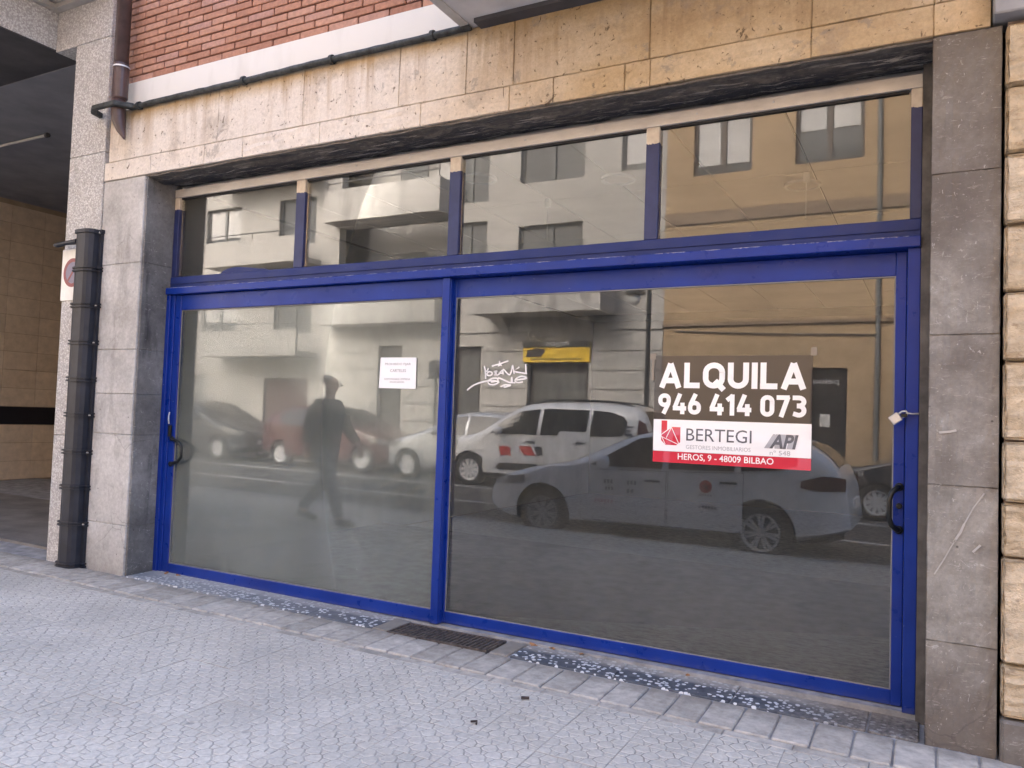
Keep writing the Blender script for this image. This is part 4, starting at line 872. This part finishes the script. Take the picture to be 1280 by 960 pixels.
# grey house with balconies and grooved ground floor
b0, b1 = -16.45, -5.905
go = [(-10.02, -8.12, 7.66, 9.05), (-10.02, -8.12, 5.15, 6.5), (-12.25, -11.0, 7.3, 9.3), (-12.25, -11.0, 4.9, 6.75), (-7.1, -6.2, 7.66, 9.05), (-16.30, -12.27, 7.99, 10.2), (-16.30, -12.27, 4.75, 6.98),
      (-10.02, -8.12, 10.4, 11.7), (-7.1, -6.2, 10.4, 11.7)]
gd = [(-14.55, -13.70, -0.2, 3.3), (-11.95, -11.08, -0.2, 3.25), (-9.60, -7.85, -0.2, 2.76)]
gh = house('grey_house', b0, b1, 13.2, 'grey_render', go + gd, 'pale grey house across the street with boxed balconies and yellow shop sign')
for o in go[:2]: window(gh, *o, OY, 'shutter_grey', 0, 2)
window(gh, *go[2], OY, 'shutter_grey', 0, 2); window(gh, *go[3], OY, 'shutter_grey', 0, 2); window(gh, *go[4], OY, 'shutter_grey', 0.9, 1); window(gh, *go[7], OY, 'shutter_grey', 0.4, 2); window(gh, *go[8], OY, 'shutter_grey', 0.4, 1)
for z0 in (4.77, 8.0):    # loggias behind the balcony parapets
    box('loggia_back', 'grey_render', (-16.28, -12.29, OY - 1.5, OY - 1.4, z0 - .3, z0 + 2.5), gh)
    w = MB().box(-15.0, -14.05, OY - 1.397, OY - 1.36, z0 - .3, z0 + 1.6).build('loggia_door', 'shutter_grey', gh)
    box('loggia_door', 'blind_white', (-13.7, -12.9, OY - 1.397, OY - 1.36, z0 - .3, z0 + 1.7), gh)
for z0, z1 in ((7.02, 7.985), (3.9, 4.745)):
    p_ = MB().box(-16.43, -12.24, OY + .002, OY + .62, z0, z0 + .16).box(-16.43, -12.24, OY + .54, OY + .62, z0 + .161, z1).box(-16.43, -16.35, OY + .002, OY + .539, z0 + .161, z1).box(-12.32, -12.24, OY + .002, OY + .539, z0 + .161, z1)
    bb = p_.build('balcony', 'stained_concrete', gh)
    rl = MB()
    for z in (z1 + .22, z1 + .42): rl.tube([(-16.4, OY + .58, z), (-12.27, OY + .58, z)], .022, 6)
    for x in (-16.38, -15.0, -13.6, -12.30): rl.tube([(x, OY + .58, z1), (x, OY + .58, z1 + .44)], .02, 6)
    rl.build('railing', 'rail_metal', bb)
bb = MB().box(-10.86, -7.17, OY + .002, OY + 1.05, 4.0, 4.14).box(-10.86, -7.17, OY + .97, OY + 1.05, 4.142, 4.95).box(-10.86, -10.78, OY + .002, OY + .969, 4.142, 4.95).box(-7.25, -7.17, OY + .002, OY + .969, 4.142, 4.95).build('balcony', 'stained_concrete', gh)
for x in (-10.35, -7.9):
    arc = [(OY + .003, 3.998), (OY + .80, 3.998)] + [(OY + .80 - .79 * math.sin(t * math.pi / 12), 3.998 - .62 * (1 - math.cos(t * math.pi / 12))) for t in range(1, 7)]
    MB().prism(arc, x - .14, x + .14, 'x').build('bracket', 'grey_render', bb)
bd = MB()
for a, c in ((-16.44, -14.56), (-13.69, -11.96), (-11.07, -9.61), (-7.84, -5.91)):
    for k in range(7):
        bd.box(a, c, OY + .002, OY + .030, 0.10 + k * .50, 0.10 + k * .50 + .470)
for k in range(6): pass
bd.box(-16.44, -5.91, OY + .002, OY + .05, 3.62, 3.74)
bd.build('grooved_cladding', 'grey_render', gh)
for o, lab in zip(gd, ('door', 'door', 'shop_door')):
    dd = box(lab, 'door_dark', (o[0] + .002, o[1] - .002, OY - .2, OY - .14, -.1, o[3] - .002), gh); box('door_pane', 'house_pane', (o[0] + .14, o[1] - .14, OY - .138, OY - .128, 1.0, o[3] - .25), dd)
ys = box('shop_sign', 'shop_yellow', (-9.72, -7.80, OY + .032, OY + .10, 2.80, 3.34), gh)
box('sign_stripe', 'black_panel', (-9.72, -7.80, OY + .102, OY + .108, 3.18, 3.34), ys); box('sign_line', 'black_panel', (-9.5, -7.95, OY + .102, OY + .106, 2.86, 2.89), ys)
MB().prism([(-9.64, 2.93), (-9.2, 2.92), (-9.05, 3.12), (-9.3, 3.17), (-9.6, 3.12)], OY + .102, OY + .106).build('sign_patch', 'black_panel', ys)
link(text_mesh('PIOJOS', 'poster_white', -8.38, 3.195, 0.66, 0.125, OY + .110, flip=True), 'lettering', ys)
# paler houses further down the street
po_ = []
for z in (3.72, 6.6, 9.4): po_ += [(-18.9, -17.3, z, z + 1.5), (-22.3, -20.6, z, z + 1.5), (-25.3, -23.9, z, z + 1.5)]
ph = house('pale_house', -26.5, -16.46, 13.8, 'pale_render', po_ + [(-19.2, -17.3, -.2, 2.3), (-24.5, -22.0, -.2, 2.4)], 'pale house far down the opposite side with wide balconies')
for k, o in enumerate(po_): window(ph, *o, OY, 'shutter_grey', (0, .7, .4)[k % 3], 2)
for z in (2.95, 5.85, 8.65):
    for xa, xb in ((-21.2, -17.0), (-25.6, -23.6)):
        bb = MB().box(xa, xb, OY + .002, OY + .95, z, z + .15).box(xa, xb, OY + .87, OY + .95, z + .151, z + .80).build('balcony', 'pale_render', ph)
        rl = MB().tube([(xa, OY + .91, z + 1.0), (xb, OY + .91, z + 1.0)], .02, 6)
        for x in (xa + .05, (xa + xb) / 2, xb - .05): rl.tube([(x, OY + .91, z + .8), (x, OY + .91, z + 1.0)], .018, 6)
        rl.build('railing', 'rail_metal', bb)
box('garage_door', 'brown_pipe', (-19.198, -17.302, OY - .2, OY - .12, -.1, 2.295), ph); box('garage_door', 'shutter_grey', (-24.498, -22.002, OY - .2, OY - .12, -.1, 2.395), ph)
to = [(-29.5, -28.2, z, z + 1.5) for z in (3.6, 6.5, 9.3)] + [(-33.5, -32.2, z, z + 1.5) for z in (3.6, 6.5, 9.3)] + [(-38, -36.7, z, z + 1.5) for z in (3.6, 6.5, 9.3)]
th = house('tan_house', -46, -26.51, 13.0, 'tan_render', to, 'tan house at the far left end of the opposite row')
for o in to: window(th, *o, OY, 'window_brown', .4, 2)

# street furniture across the road
lp = thing('street_lamp', (-5.50, -12.15, 0), 'black street lamp with side lantern standing before the ochre house', 'street lamp')
z0 = zr(-5.5) + .13
MB().lathe([(.11, z0), (.11, z0 + .7), (.07, z0 + .85), (.055, z0 + 1.1), (.05, 4.3), (.03, 4.35)], (-5.50, -12.15, 0), n=14).build('post', 'lamp_metal', lp)
MB().tube([(-5.50, -12.15, 4.15), (-5.62, -12.15, 4.27), (-5.80, -12.15, 4.26)], .025, 8).build('arm', 'lamp_metal', lp)
hd_ = MB().lathe([(.02, 4.30), (.08, 4.24), (.23, 4.14), (.24, 4.11), (.10, 4.10)], (-5.82, -12.15, 0), n=18).build('lantern', 'lamp_metal', lp)
MB().lathe([(.09, 4.098), (.14, 4.02), (.10, 3.90), (.03, 3.86)], (-5.82, -12.15, 0), n=16).build('lamp_globe', 'lamp_glass', hd_, smooth=True)
pm = thing('parking_meter', (-11.0, -12.2, 0), 'dark post with square box on the far pavement', 'parking meter')
z0 = zr(-11) + .13
MB().lathe([(.045, z0), (.045, 2.2)], (-10.97, -12.2, 0), n=12).build('post', 'shutter_grey', pm); box('meter_box', 'black_plastic', (-11.12, -10.88, -12.32, -12.08, 2.2, 2.66), pm, .01)

# ------------------------------------------------------------------ cars
def lerp_tab(tab, s):
    if s <= tab[0][0]: return tab[0][1]
    for (a, b), (c, d) in zip(tab, tab[1:]):
        if s <= c: return b + (d - b) * (s - a) / (c - a)
    return tab[-1][1]
def smooth_tab(tab, k=3):
    for _ in range(k):
        out = [tab[0]]
        for (a, b), (c, d) in zip(tab, tab[1:]): out += [(a * .75 + c * .25, b * .75 + d * .25), (a * .25 + c * .75, b * .25 + d * .75)]
        tab = out + [tab[-1]]
    return tab
def car(name, loc, rz, label, paintm, L, W, top, belt, fw_, rw_, wr, wins, screen, rear, doors, lights, spokes=12, marks=None, roof_rails=False, group='cars in the street'):
    """s runs from the front bumper (0) to the tail (L); local x = L/2 - s"""
    t = thing(name, loc, label, 'car', group, rz)
    T = smooth_tab(top, 2); H = max(z for s, z in top)
    zbt = smooth_tab([(0, .34), (.25, .20), (.7, .17), (L - .7, .18), (L - .2, .28), (L, .42)], 2)
    bt = lambda s: lerp_tab(belt, s)
    def W2(s):
        w = W / 2
        if s < .75: w *= 1 - .30 * ((.75 - s) / .75) ** 2.3
        if s > L - .6: w *= 1 - .16 * ((s - L + .6) / .6) ** 2.2
        return w
    def wid(s, z):
        w = W2(s); b = bt(s)
        if z > b: w *= 1 - .24 * ((z - b) / max(.2, H - b)) ** 1.15
        elif z < .45: w *= 1 - .06 * ((.45 - z) / .3)
        else: w *= 1 - .015 * abs((z - .62) / .3)
        return w
    tt = [0, .1, .22, .36, .5, .62, .73, .82, .89, .94, .975, 1.0]; qq = [1] * 8 + [.995, .98, .955, .90]
    ns = 64; mb = MB(); rows = []
    for i in range(ns + 1):
        s = L * (0.5 - 0.5 * math.cos(math.pi * i / ns)) * .35 + .65 * L * i / ns
        zb, zt = lerp_tab(zbt, s), lerp_tab(T, s); zt = max(zt, zb + .12)
        half = [(0.0, zb), (wid(s, zb) * .8, zb)] + [(wid(s, zb + (zt - zb) * a) * q, zb + (zt - zb) * a + (.0)) for a, q in zip(tt, qq)][1:] 
        we = half[-1][0]; half += [(we * f, zt + .035 * (1 - f * f)) for f in (.8, .55, .28, 0)]
        ring = [(L / 2 - s, y, z) for y, z in half] + [(L / 2 - s, -y, z) for y, z in half[-2:0:-1]]
        rows.append(len(mb.v)); n = len(ring); mb.v += ring
    for a, b in zip(rows, rows[1:]): mb.f += [(a + k, a + (k + 1) % n, b + (k + 1) % n, b + k) for k in range(n)]
    mb.f += [tuple(rows[0] + k for k in range(n))[::-1], tuple(rows[-1] + k for k in range(n))]; mb.mi = [0] * len(mb.f)
    me = mb.mesh('body', paintm); o = link(me, 'body', t, True)
    cut = MB()
    for s in (fw_, rw_):
        for sg_ in (1, -1): cut.lathe([(wr + .055, sg_ * (W / 2 - .30)), (wr + .055, sg_ * (W / 2 + .2))], (L / 2 - s, 0, wr), 'y', 32)
    cm = cut.mesh('cut', 'wheel_well'); co = bpy.data.objects.new('cut', cm); COL.objects.link(co); co.parent = t
    bo = o.modifiers.new('arch', 'BOOLEAN'); bo.object = co; bo.operation = 'DIFFERENCE'; bo.solver = 'EXACT'
    try: bo.material_mode = 'TRANSFER'
    except Exception: pass
    dg = bpy.context.evaluated_depsgraph_get(); dg.update(); m2 = bpy.data.meshes.new_from_object(o.evaluated_get(dg)); o.modifiers.clear(); o.data = m2; m2.name = 'body'
    bpy.data.objects.remove(co)
    if 'wheel_well' not in [x.name for x in m2.materials if x]: m2.materials.append(M['wheel_well'])
    m2.shade_smooth()
    bmx = bmesh.new(); bmx.from_mesh(m2)
    for e in bmx.edges:
        if len(e.link_faces) == 2 and e.calc_face_angle(0) > R(38): e.smooth = False
    bmx.to_mesh(m2); bmx.free()
    def side_patch(nm, mat, cols, par, proud=.006, sides=(1, -1), nz=5, sub=6):
        # cols: list of (s, zlow, zhigh)
        out = []
        cc = []
        for (a, b) in zip(cols, cols[1:]): cc += [tuple(a[k] + (b[k] - a[k]) * j / sub for k in range(3)) for j in range(sub)]
        cc.append(cols[-1])
        for sg_ in sides:
            p = MB()
            for d in (proud, -.004):
                for (s, zl, zh) in cc:
                    for k in range(nz + 1):
                        z = zl + (zh - zl) * k / nz; p.v.append((L / 2 - s, sg_ * (wid(s, z) + d), z))
            m_ = nz + 1; nn = len(cc) * m_
            for i in range(len(cc) - 1):
                for k in range(nz): p.f += [(i * m_ + k, (i + 1) * m_ + k, (i + 1) * m_ + k + 1, i * m_ + k + 1)]
            for i in range(len(cc) - 1):
                for k in (0, nz): p.f.append((i * m_ + k, (i + 1) * m_ + k, nn + (i + 1) * m_ + k, nn + i * m_ + k))
            for i in (0, len(cc) - 1):
                for k in range(nz): p.f.append((i * m_ + k, i * m_ + k + 1, nn + i * m_ + k + 1, nn + i * m_ + k))
            p.mi = [0] * len(p.f); out.append(p.build(nm, mat, par, True, smooth=False))
        return out
    def top_patch(nm, mat, s0, s1, f0, f1, par, proud=.008):
        p = MB(); ni, nj = 10, 8
        for d in (proud, -.004):
            for i in range(ni + 1):
                s = s0 + (s1 - s0) * i / ni; zt = lerp_tab(T, s); we = wid(s, zt) * .90; f = f0 + (f1 - f0) * i / ni
                for j in range(nj + 1):
                    g = (-1 + 2 * j / nj) * f; p.v.append((L / 2 - s, we * g, zt + .035 * (1 - g * g) + d))
        m_ = nj + 1; nn = (ni + 1) * m_
        p.f += [(i * m_ + j, (i + 1) * m_ + j, (i + 1) * m_ + j + 1, i * m_ + j + 1) for i in range(ni) for j in range(nj)]
        for i in range(ni):
            for j in (0, nj): p.f.append((i * m_ + j, (i + 1) * m_ + j, nn + (i + 1) * m_ + j, nn + i * m_ + j))
        for j in range(nj):
            for i in (0, ni): p.f.append((i * m_ + j, i * m_ + j + 1, nn + i * m_ + j + 1, nn + i * m_ + j))
        p.mi = [0] * len(p.f); return p.build(nm, mat, par, True)
    for w in wins: side_patch('side_window', 'car_glass', w, t, .005)
    top_patch('windscreen', 'car_glass', *screen, t); top_patch('rear_window', 'car_glass', *rear, t)
    for a, b in doors:
        side_patch('door_gap', 'trim_black', [(a - .008, .292, bt(a) - .014), (b + .008, .292, bt(b) - .014)], t, .003)
        for dd, sg_ in zip(side_patch('door', paintm, [(a, .30, bt(a) - .02), (b, .30, bt(b) - .02)], t, .007), (1, -1)):
            hs = b - .16; hz = bt(b) - .14
            MB().tube([(L / 2 - hs - .09, sg_ * (wid(hs, hz) + .012), hz), (L / 2 - hs - .06, sg_ * (wid(hs, hz) + .030), hz), (L / 2 - hs + .06, sg_ * (wid(hs, hz) + .030), hz), (L / 2 - hs + .09, sg_ * (wid(hs, hz) + .012), hz)], .013, 6).build('handle', 'trim_black', dd, True)
    side_patch('headlamp', 'headlamp', lights[0], t, .010, nz=3); side_patch('tail_lamp', 'tail_red', lights[1], t, .010, nz=3)
    side_patch('bumper_trim', 'trim_black', [(L - .50, .27, .275), (L - .30, .26, .33), (L - .06, .33, .40)], t, .012, nz=2)
    side_patch('sill_trim', 'trim_black', [(fw_ + wr + .08, .20, .27), (rw_ - wr - .08, .20, .27)], t, .012, nz=2)
    for sg_ in (1, -1):
        ms = screen[1] - .18 if screen[1] < L * .6 else screen[1]; mz = bt(screen[0] + .3) + .08; yw = wid(screen[0] + .5, mz)
        MB().lathe([(.02, -.09), (.07, -.07), (.085, 0), (.075, .05), (.03, .07)], (L / 2 - screen[0] - .45, sg_ * (yw + .11), mz), 'x', 12).build('mirror', paintm, t, True, smooth=True)
    MB().box(-L / 2 - .012 + .0, -L / 2 + .03, -.26, .26, .62, .73).build('number_plate', 'plate_white', t, True); MB().box(L / 2 - .05, L / 2 + .006, -.26, .26, .42, .52).build('number_plate', 'plate_white', t, True)
    if roof_rails:
        for sg_ in (1, -1):
            MB().tube([(L / 2 - s, sg_ * W * .33, lerp_tab(T, s) + .06 - (.05 if k in (0, 6) else 0)) for k, s in enumerate([screen[1] + .15 + (rear[0] - screen[1] - .35) * j / 6 for j in range(7)])], .018, 8).build('roof_rail', 'trim_black', t, True)
    for s in (fw_, rw_):
        for sg_ in (1, -1):
            yo = sg_ * (W / 2 - .02); x = L / 2 - s; d = -sg_
            wh = MB().lathe([(wr * .66, yo), (wr * .70, yo + sg_ * .004), (wr * .90, yo), (wr, yo + d * .03), (wr, yo + d * .18), (wr * .9, yo + d * .20), (wr * .66, yo + d * .20)], (x, 0, wr), 'y', 36, closed=True).build('wheel', 'tyre', t, True, smooth=True)
            rm = MB().lathe([(wr * .585, yo + d * .012), (wr * .66, yo + d * .004), (wr * .66, yo + d * .18), (wr * .585, yo + d * .17)], (x, 0, wr), 'y', 36, closed=True)
            rm.lathe([(wr * .14, yo + d * .02), (wr * .17, yo + d * .03), (wr * .17, yo + d * .06)], (x, 0, wr), 'y', 16)
            for k in range(spokes):
                a = 2 * math.pi * (k + (.18 if k % 2 else -.18) * (spokes > 10)) / spokes; c_, s_ = math.cos(a), math.sin(a); hw = .016 if spokes > 10 else .030
                r0, r1 = wr * .15, wr * .60; vs = []
                for yy in (yo + d * .018, yo + d * .05):
                    for r_, h_ in ((r0, hw * .8), (r1, hw)):
                        for q in (-1, 1): vs.append((x + c_ * r_ - s_ * h_ * q, yy, wr + s_ * r_ + c_ * h_ * q))
                rm.add(vs, [(0, 1, 3, 2), (4, 6, 7, 5), (0, 2, 6, 4), (1, 5, 7, 3), (0, 4, 5, 1), (2, 3, 7, 6)])
            rm.build('rim', 'alloy', wh, True); MB().lathe([(wr * .64, yo + d * .09), (wr * .64, yo + d * .12)], (x, 0, wr), 'y', 24).build('brake_disc', 'wheel_well', wh, True)
    if marks:
        for nm, mat, sg_, pts in marks:
            p = MB()
            for pp in pts:
                k = len(pp); f_ = [(L / 2 - s, sg_ * (wid(s, z) + .0095), z) for s, z in pp]; b_ = [(a, b - sg_ * .004, c) for a, b, c in f_]
                p.add(f_ + b_, [tuple(range(k)), tuple(range(2 * k - 1, k - 1, -1))] + [(i, (i + 1) % k, (i + 1) % k + k, i + k) for i in range(k)])
            p.build(nm, mat, t, True)
    return t
def dash(s, z, w, h, n):   # a row of illegible little marks
    return [[(s + w * (k + .1) / n, z + (h * .2 if k % 3 == 1 else 0)), (s + w * (k + .75) / n, z), (s + w * (k + .8) / n, z + h), (s + w * (k + .15) / n, z + h * .9)] for k in range(n)]
def star(s, z, r): return [[(s + r * (1 if k % 2 else .42) * math.sin(k * math.pi / 5), z - r * (1 if k % 2 else .42) * math.cos(k * math.pi / 5)) for k in range(10)]]
def disc(s, z, r, n=16): return [[(s + r * math.cos(2 * math.pi * k / n), z + r * math.sin(2 * math.pi * k / n)) for k in range(n)]]
wag_top = [(0, .55), (.06, .66), (.30, .78), (.75, .90), (1.25, .98), (1.75, 1.22), (2.05, 1.36), (2.45, 1.44), (3.0, 1.45), (3.6, 1.42), (4.05, 1.35), (4.28, 1.20), (4.42, 1.02), (4.50, .80), (4.52, .5)]
wag_belt = [(0, .80), (1.2, .93), (2.6, .96), (3.9, 1.02), (4.52, 1.04)]
wag_wins = [[(1.55, .97, .985), (1.85, .965, 1.16), (2.12, .97, 1.32), (2.45, .975, 1.37)], [(2.53, .975, 1.375), (2.9, .985, 1.375), (3.30, .995, 1.355)], [(3.38, 1.0, 1.35), (3.75, 1.03, 1.315), (3.98, 1.10, 1.24)]]
wag_lights = [[(.10, .64, .70), (.35, .66, .76), (.62, .70, .79)], [(4.02, .86, .93), (4.25, .83, 1.0), (4.47, .84, .98)]]
taxi_marks = [('red_emblem', 'mark_red', 1, disc(2.98, .80, .075)), ('star_emblem', 'mark_dark', 1, star(2.98, .80, .055)), ('emblem_text', 'mark_dark', 1, dash(2.90, .69, .16, .020, 5)),
              ('side_marks', 'mark_dark', 1, dash(2.90, .545, .22, .035, 6) + dash(2.92, .47, .05, .05, 1) + dash(1.72, .76, .13, .05, 3) + dash(2.02, .76, .13, .05, 3) + dash(1.74, .68, .12, .04, 3) + dash(2.02, .66, .10, .05, 2)),
              ('red_marks', 'mark_red', 1, dash(1.60, .52, .26, .045, 6))]
NR = 'cars in the street'
zt_ = lambda x: zr(x)
car('parked_car', (-3.04, -5.78, zt_(-2.9) - .04), math.pi, 'white estate taxi with red door emblem parked at the near kerb', 'grey_paint', 4.52, 1.80, wag_top, wag_belt, .88, 3.60, .325, wag_wins, (1.28, 2.28, .86, .93), (4.07, 4.38, .85, .80),
    [(1.42, 2.50), (2.53, 3.40)], wag_lights, 14, [(a, b, -c, d) for a, b, c, d in taxi_marks])
van_top = [(0, .62), (.06, .76), (.30, .90), (.75, 1.01), (1.10, 1.08), (1.55, 1.42), (1.95, 1.66), (2.4, 1.73), (3.2, 1.74), (4.0, 1.71), (4.32, 1.64), (4.46, 1.38), (4.55, 1.05), (4.58, .6)]
van_belt = [(0, .92), (1.1, 1.06), (4.58, 1.14)]
van_wins = [[(1.36, 1.09, 1.10), (1.62, 1.085, 1.36), (1.95, 1.09, 1.54), (2.35, 1.095, 1.60)], [(2.43, 1.095, 1.61), (2.9, 1.10, 1.61), (3.35, 1.11, 1.60)], [(3.43, 1.115, 1.60), (3.8, 1.125, 1.57), (4.02, 1.14, 1.50), (4.10, 1.25, 1.40)]]
vm = [('red_flag', 'mark_red', -1, [[(1.55, .84), (1.80, .84), (1.84, .66), (1.62, .66)], [(1.98, .86), (2.24, .86), (2.36, .68), (2.10, .68)]]), ('dark_flag', 'mark_dark', -1, [[(2.30, .86), (2.48, .86), (2.52, .68), (2.40, .68)]]),
      ('numeral', 'mark_dark', -1, [[(4.10, 1.33), (4.22, 1.33), (4.22, 1.30), (4.10, 1.30)], [(4.10, 1.26), (4.19, 1.26), (4.19, 1.235), (4.10, 1.235)], [(4.10, 1.19), (4.22, 1.19), (4.22, 1.16), (4.10, 1.16)], [(4.08, 1.33), (4.105, 1.33), (4.105, 1.16), (4.08, 1.16)]])]
van_lights = [[(.10, .72, .80), (.35, .74, .90), (.62, .80, .93)], [(4.30, .86, 1.45), (4.42, .86, 1.38), (4.52, .88, 1.12)]]
car('parked_van', (-7.05, -10.75, zt_(-7)), math.pi, 'white people carrier with red flag marks in the far lane', 'white_paint', 4.58, 1.84, van_top, van_belt, .90, 3.75, .33, van_wins, (1.12, 1.98, .86, .92), (4.34, 4.50, .88, .82), [(1.22, 2.38), (2.43, 3.40)], van_lights, 10, vm, True).scale = (1.07, 1.0, 1.02)
hat_top = [(0, .55), (.06, .68), (.3, .82), (.75, .94), (1.1, 1.02), (1.6, 1.30), (1.95, 1.46), (2.4, 1.52), (2.9, 1.51), (3.4, 1.44), (3.8, 1.30), (4.0, 1.10), (4.08, .85), (4.10, .55)]
hat_belt = [(0, .84), (1.1, .98), (4.1, 1.04)]
hat_wins = [[(1.36, 1.005, 1.02), (1.62, 1.0, 1.22), (1.95, 1.005, 1.38), (2.25, 1.01, 1.42)], [(2.32, 1.01, 1.425), (2.8, 1.02, 1.42), (3.2, 1.04, 1.38), (3.45, 1.10, 1.30)]]
hat_lights = [[(.10, .66, .72), (.35, .68, .80), (.60, .74, .83)], [(3.78, .80, 1.0), (3.95, .80, 1.02), (4.06, .82, .96)]]
def hatch(x, y, rz, label, pm_, sp=10): return car('parked_car', (x, y, zt_(x)), rz, label, pm_, 4.10, 1.76, hat_top, hat_belt, .82, 3.36, .31, hat_wins, (1.14, 1.98, .86, .92), (3.50, 3.94, .86, .78), [(1.24, 2.28), (2.32, 3.22)], hat_lights, sp)
hatch(-9.15, -11.15, math.pi, 'silver hatchback behind the white people carrier', 'silver_paint')
hatch(-12.85, -11.1, 0, 'red hatchback beyond the walking person', 'red_paint')
hatch(-17.6, -11.1, 0, 'dark hatchback, farthest down the far lane', 'dark_paint')
hatch(0.42, -11.0, math.pi, 'black hatchback by the hairdresser door', 'dark_paint', 10)

# ------------------------------------------------------------------ person walking along the pavement (mirrored in the left pane)
def skin_mesh(name, mat, joints, edges, levels=2, parent=None, root=0):
    me = bpy.data.meshes.new(name); me.from_pydata([j[0] for j in joints], edges, []); o = bpy.data.objects.new(name, me); COL.objects.link(o)
    md = o.modifiers.new('skin', 'SKIN'); md.use_smooth_shade = True
    for i, j in enumerate(joints):
        r = j[1] if hasattr(j[1], '__len__') else (j[1], j[1]); me.skin_vertices[0].data[i].radius = r; me.skin_vertices[0].data[i].use_root = (i == root)
    sb = o.modifiers.new('sub', 'SUBSURF'); sb.levels = levels; sb.render_levels = levels
    dg = bpy.context.evaluated_depsgraph_get(); dg.update(); m2 = bpy.data.meshes.new_from_object(o.evaluated_get(dg)); m2.name = name; m2.materials.clear(); m2.materials.append(M[mat]); m2.shade_smooth()
    bpy.data.objects.remove(o); return link(m2, name, parent, True)
def chain(joints, edges, start, pts):
    prev = start
    for p in pts:
        joints.append(p); edges.append((prev, len(joints) - 1)); prev = len(joints) - 1
    return prev
pe = thing('person', (-6.30, -3.05, zg(-6.3, -3.05) + .004), 'walking person in dark jacket and grey trousers on the pavement', 'person', None, R(-8))
# figure walks towards +x; y is its left side
J = [((0, 0, .95), (.135, .105))]; Ed = []
ch = chain(J, Ed, 0, [((.01, 0, 1.10), (.13, .10)), ((.02, 0, 1.25), (.145, .11)), ((.02, 0, 1.38), (.13, .10))])
nk = chain(J, Ed, ch, [((.025, 0, 1.47), .055), ((.035, 0, 1.53), .052), ((.045, 0, 1.59), (.075, .070)), ((.045, 0, 1.67), (.088, .078)), ((.035, 0, 1.735), (.055, .05))])
hand_tips = []
for sg_, sw in ((1, -1), (-1, 1)):   # arms swing opposite to the legs
    wr_ = chain(J, Ed, ch, [((.015, sg_ * .17, 1.40), .062), ((.02 + sw * .06, sg_ * .215, 1.16), .045), ((.09 + sw * .17, sg_ * .225, .94), .032), ((.10 + sw * .18, sg_ * .225, .90), (.040, .020))])
    hx, hz = .10 + sw * .18, .90
    for k, (dx, ln) in enumerate(((.026, .070), (.009, .080), (-.008, .075), (-.024, .060))):
        chain(J, Ed, wr_, [((hx + .012 + dx, sg_ * .222, hz - .055), .010), ((hx + .016 + dx, sg_ * .216, hz - .055 - ln * .55), .009), ((hx + .020 + dx, sg_ * .206, hz - .055 - ln), .008)])
    chain(J, Ed, wr_, [((hx + .040, sg_ * .214, hz - .030), .011), ((hx + .056, sg_ * .206, hz - .065), .010)])
    kx = .16 if sg_ > 0 else -.02; fx = .26 if sg_ > 0 else -.33
    chain(J, Ed, 0, [((.0, sg_ * .09, .90), .088), ((kx, sg_ * .095, .50), .056), ((fx, sg_ * .095, .10 if sg_ > 0 else .16), .040), ((fx + .05, sg_ * .10, .045 if sg_ > 0 else .085), .036), ((fx + .16, sg_ * .105, .030 if sg_ > 0 else .030), .028)])
skin_mesh('body', 'skin', J, Ed, 2, pe)
J = [((0, 0, .80), (.18, .15))]; Ed = []
ch = chain(J, Ed, 0, [((.01, 0, 1.03), (.185, .15)), ((.02, 0, 1.25), (.185, .145)), ((.02, 0, 1.37), (.165, .13)), ((.025, 0, 1.475), (.080, .080))])
for sg_, sw in ((1, -1), (-1, 1)): chain(J, Ed, 3, [((.015, sg_ * .18, 1.395), .088), ((.02 + sw * .06, sg_ * .225, 1.16), .074), ((.085 + sw * .16, sg_ * .228, .945), .056)])
skin_mesh('jacket', 'jacket_cloth', J, Ed, 2, pe)
J = [((0, 0, .97), (.14, .115))]; Ed = []
for sg_ in (1, -1):
    kx = .16 if sg_ > 0 else -.02; fx = .26 if sg_ > 0 else -.33
    chain(J, Ed, 0, [((.0, sg_ * .092, .88), .105), ((kx * .9, sg_ * .096, .52), .076), ((fx * .93 + .01, sg_ * .096, .15 if sg_ > 0 else .20), .062), ((fx, sg_ * .097, .09 if sg_ > 0 else .145), .060)])
skin_mesh('trousers', 'trouser_cloth', J, Ed, 2, pe)
for sg_ in (1, -1):
    fx = .26 if sg_ > 0 else -.33; hz = .05 if sg_ > 0 else .10
    skin_mesh('shoe', 'shoe', [((fx - .04, sg_ * .098, hz), .046), ((fx + .05, sg_ * .10, .048 if sg_ > 0 else .075), .045), ((fx + .15, sg_ * .106, .038), .040), ((fx + .21, sg_ * .108, .034), .030)], [(0, 1), (1, 2), (2, 3)], 2, pe)
skin_mesh('hair', 'hair', [((.0, 0, 1.63), (.070, .060)), ((.015, 0, 1.70), (.092, .082)), ((.04, 0, 1.745), (.075, .070))], [(0, 1), (1, 2)], 2, pe)
fc = MB().lathe([(.004, .150), (.014, .125), (.018, .110)], (.045, 0, 1.635), 'x', 8).build('nose', 'skin', pe, True, smooth=True)
for sg_ in (1, -1):
    MB().lathe([(.012, sg_ * .085), (.020, sg_ * .092), (.008, sg_ * .100)], (.035, 0, 1.645), 'y', 8).build('ear', 'skin', pe, True, smooth=True)
    MB().lathe([(.011, .116), (.010, .122), (.004, .126)], (.045 - .035, sg_ * .032, 1.655), 'x', 8).build('eye', 'mark_dark', pe, True)
MB().box(.128, .134, -.024, .024, 1.592, 1.600).build('mouth', 'mark_red', pe, True)
pe.scale = (1.12, 1.2, 1.0); pe.location.x = -6.38
bpy.context.view_layer.update()
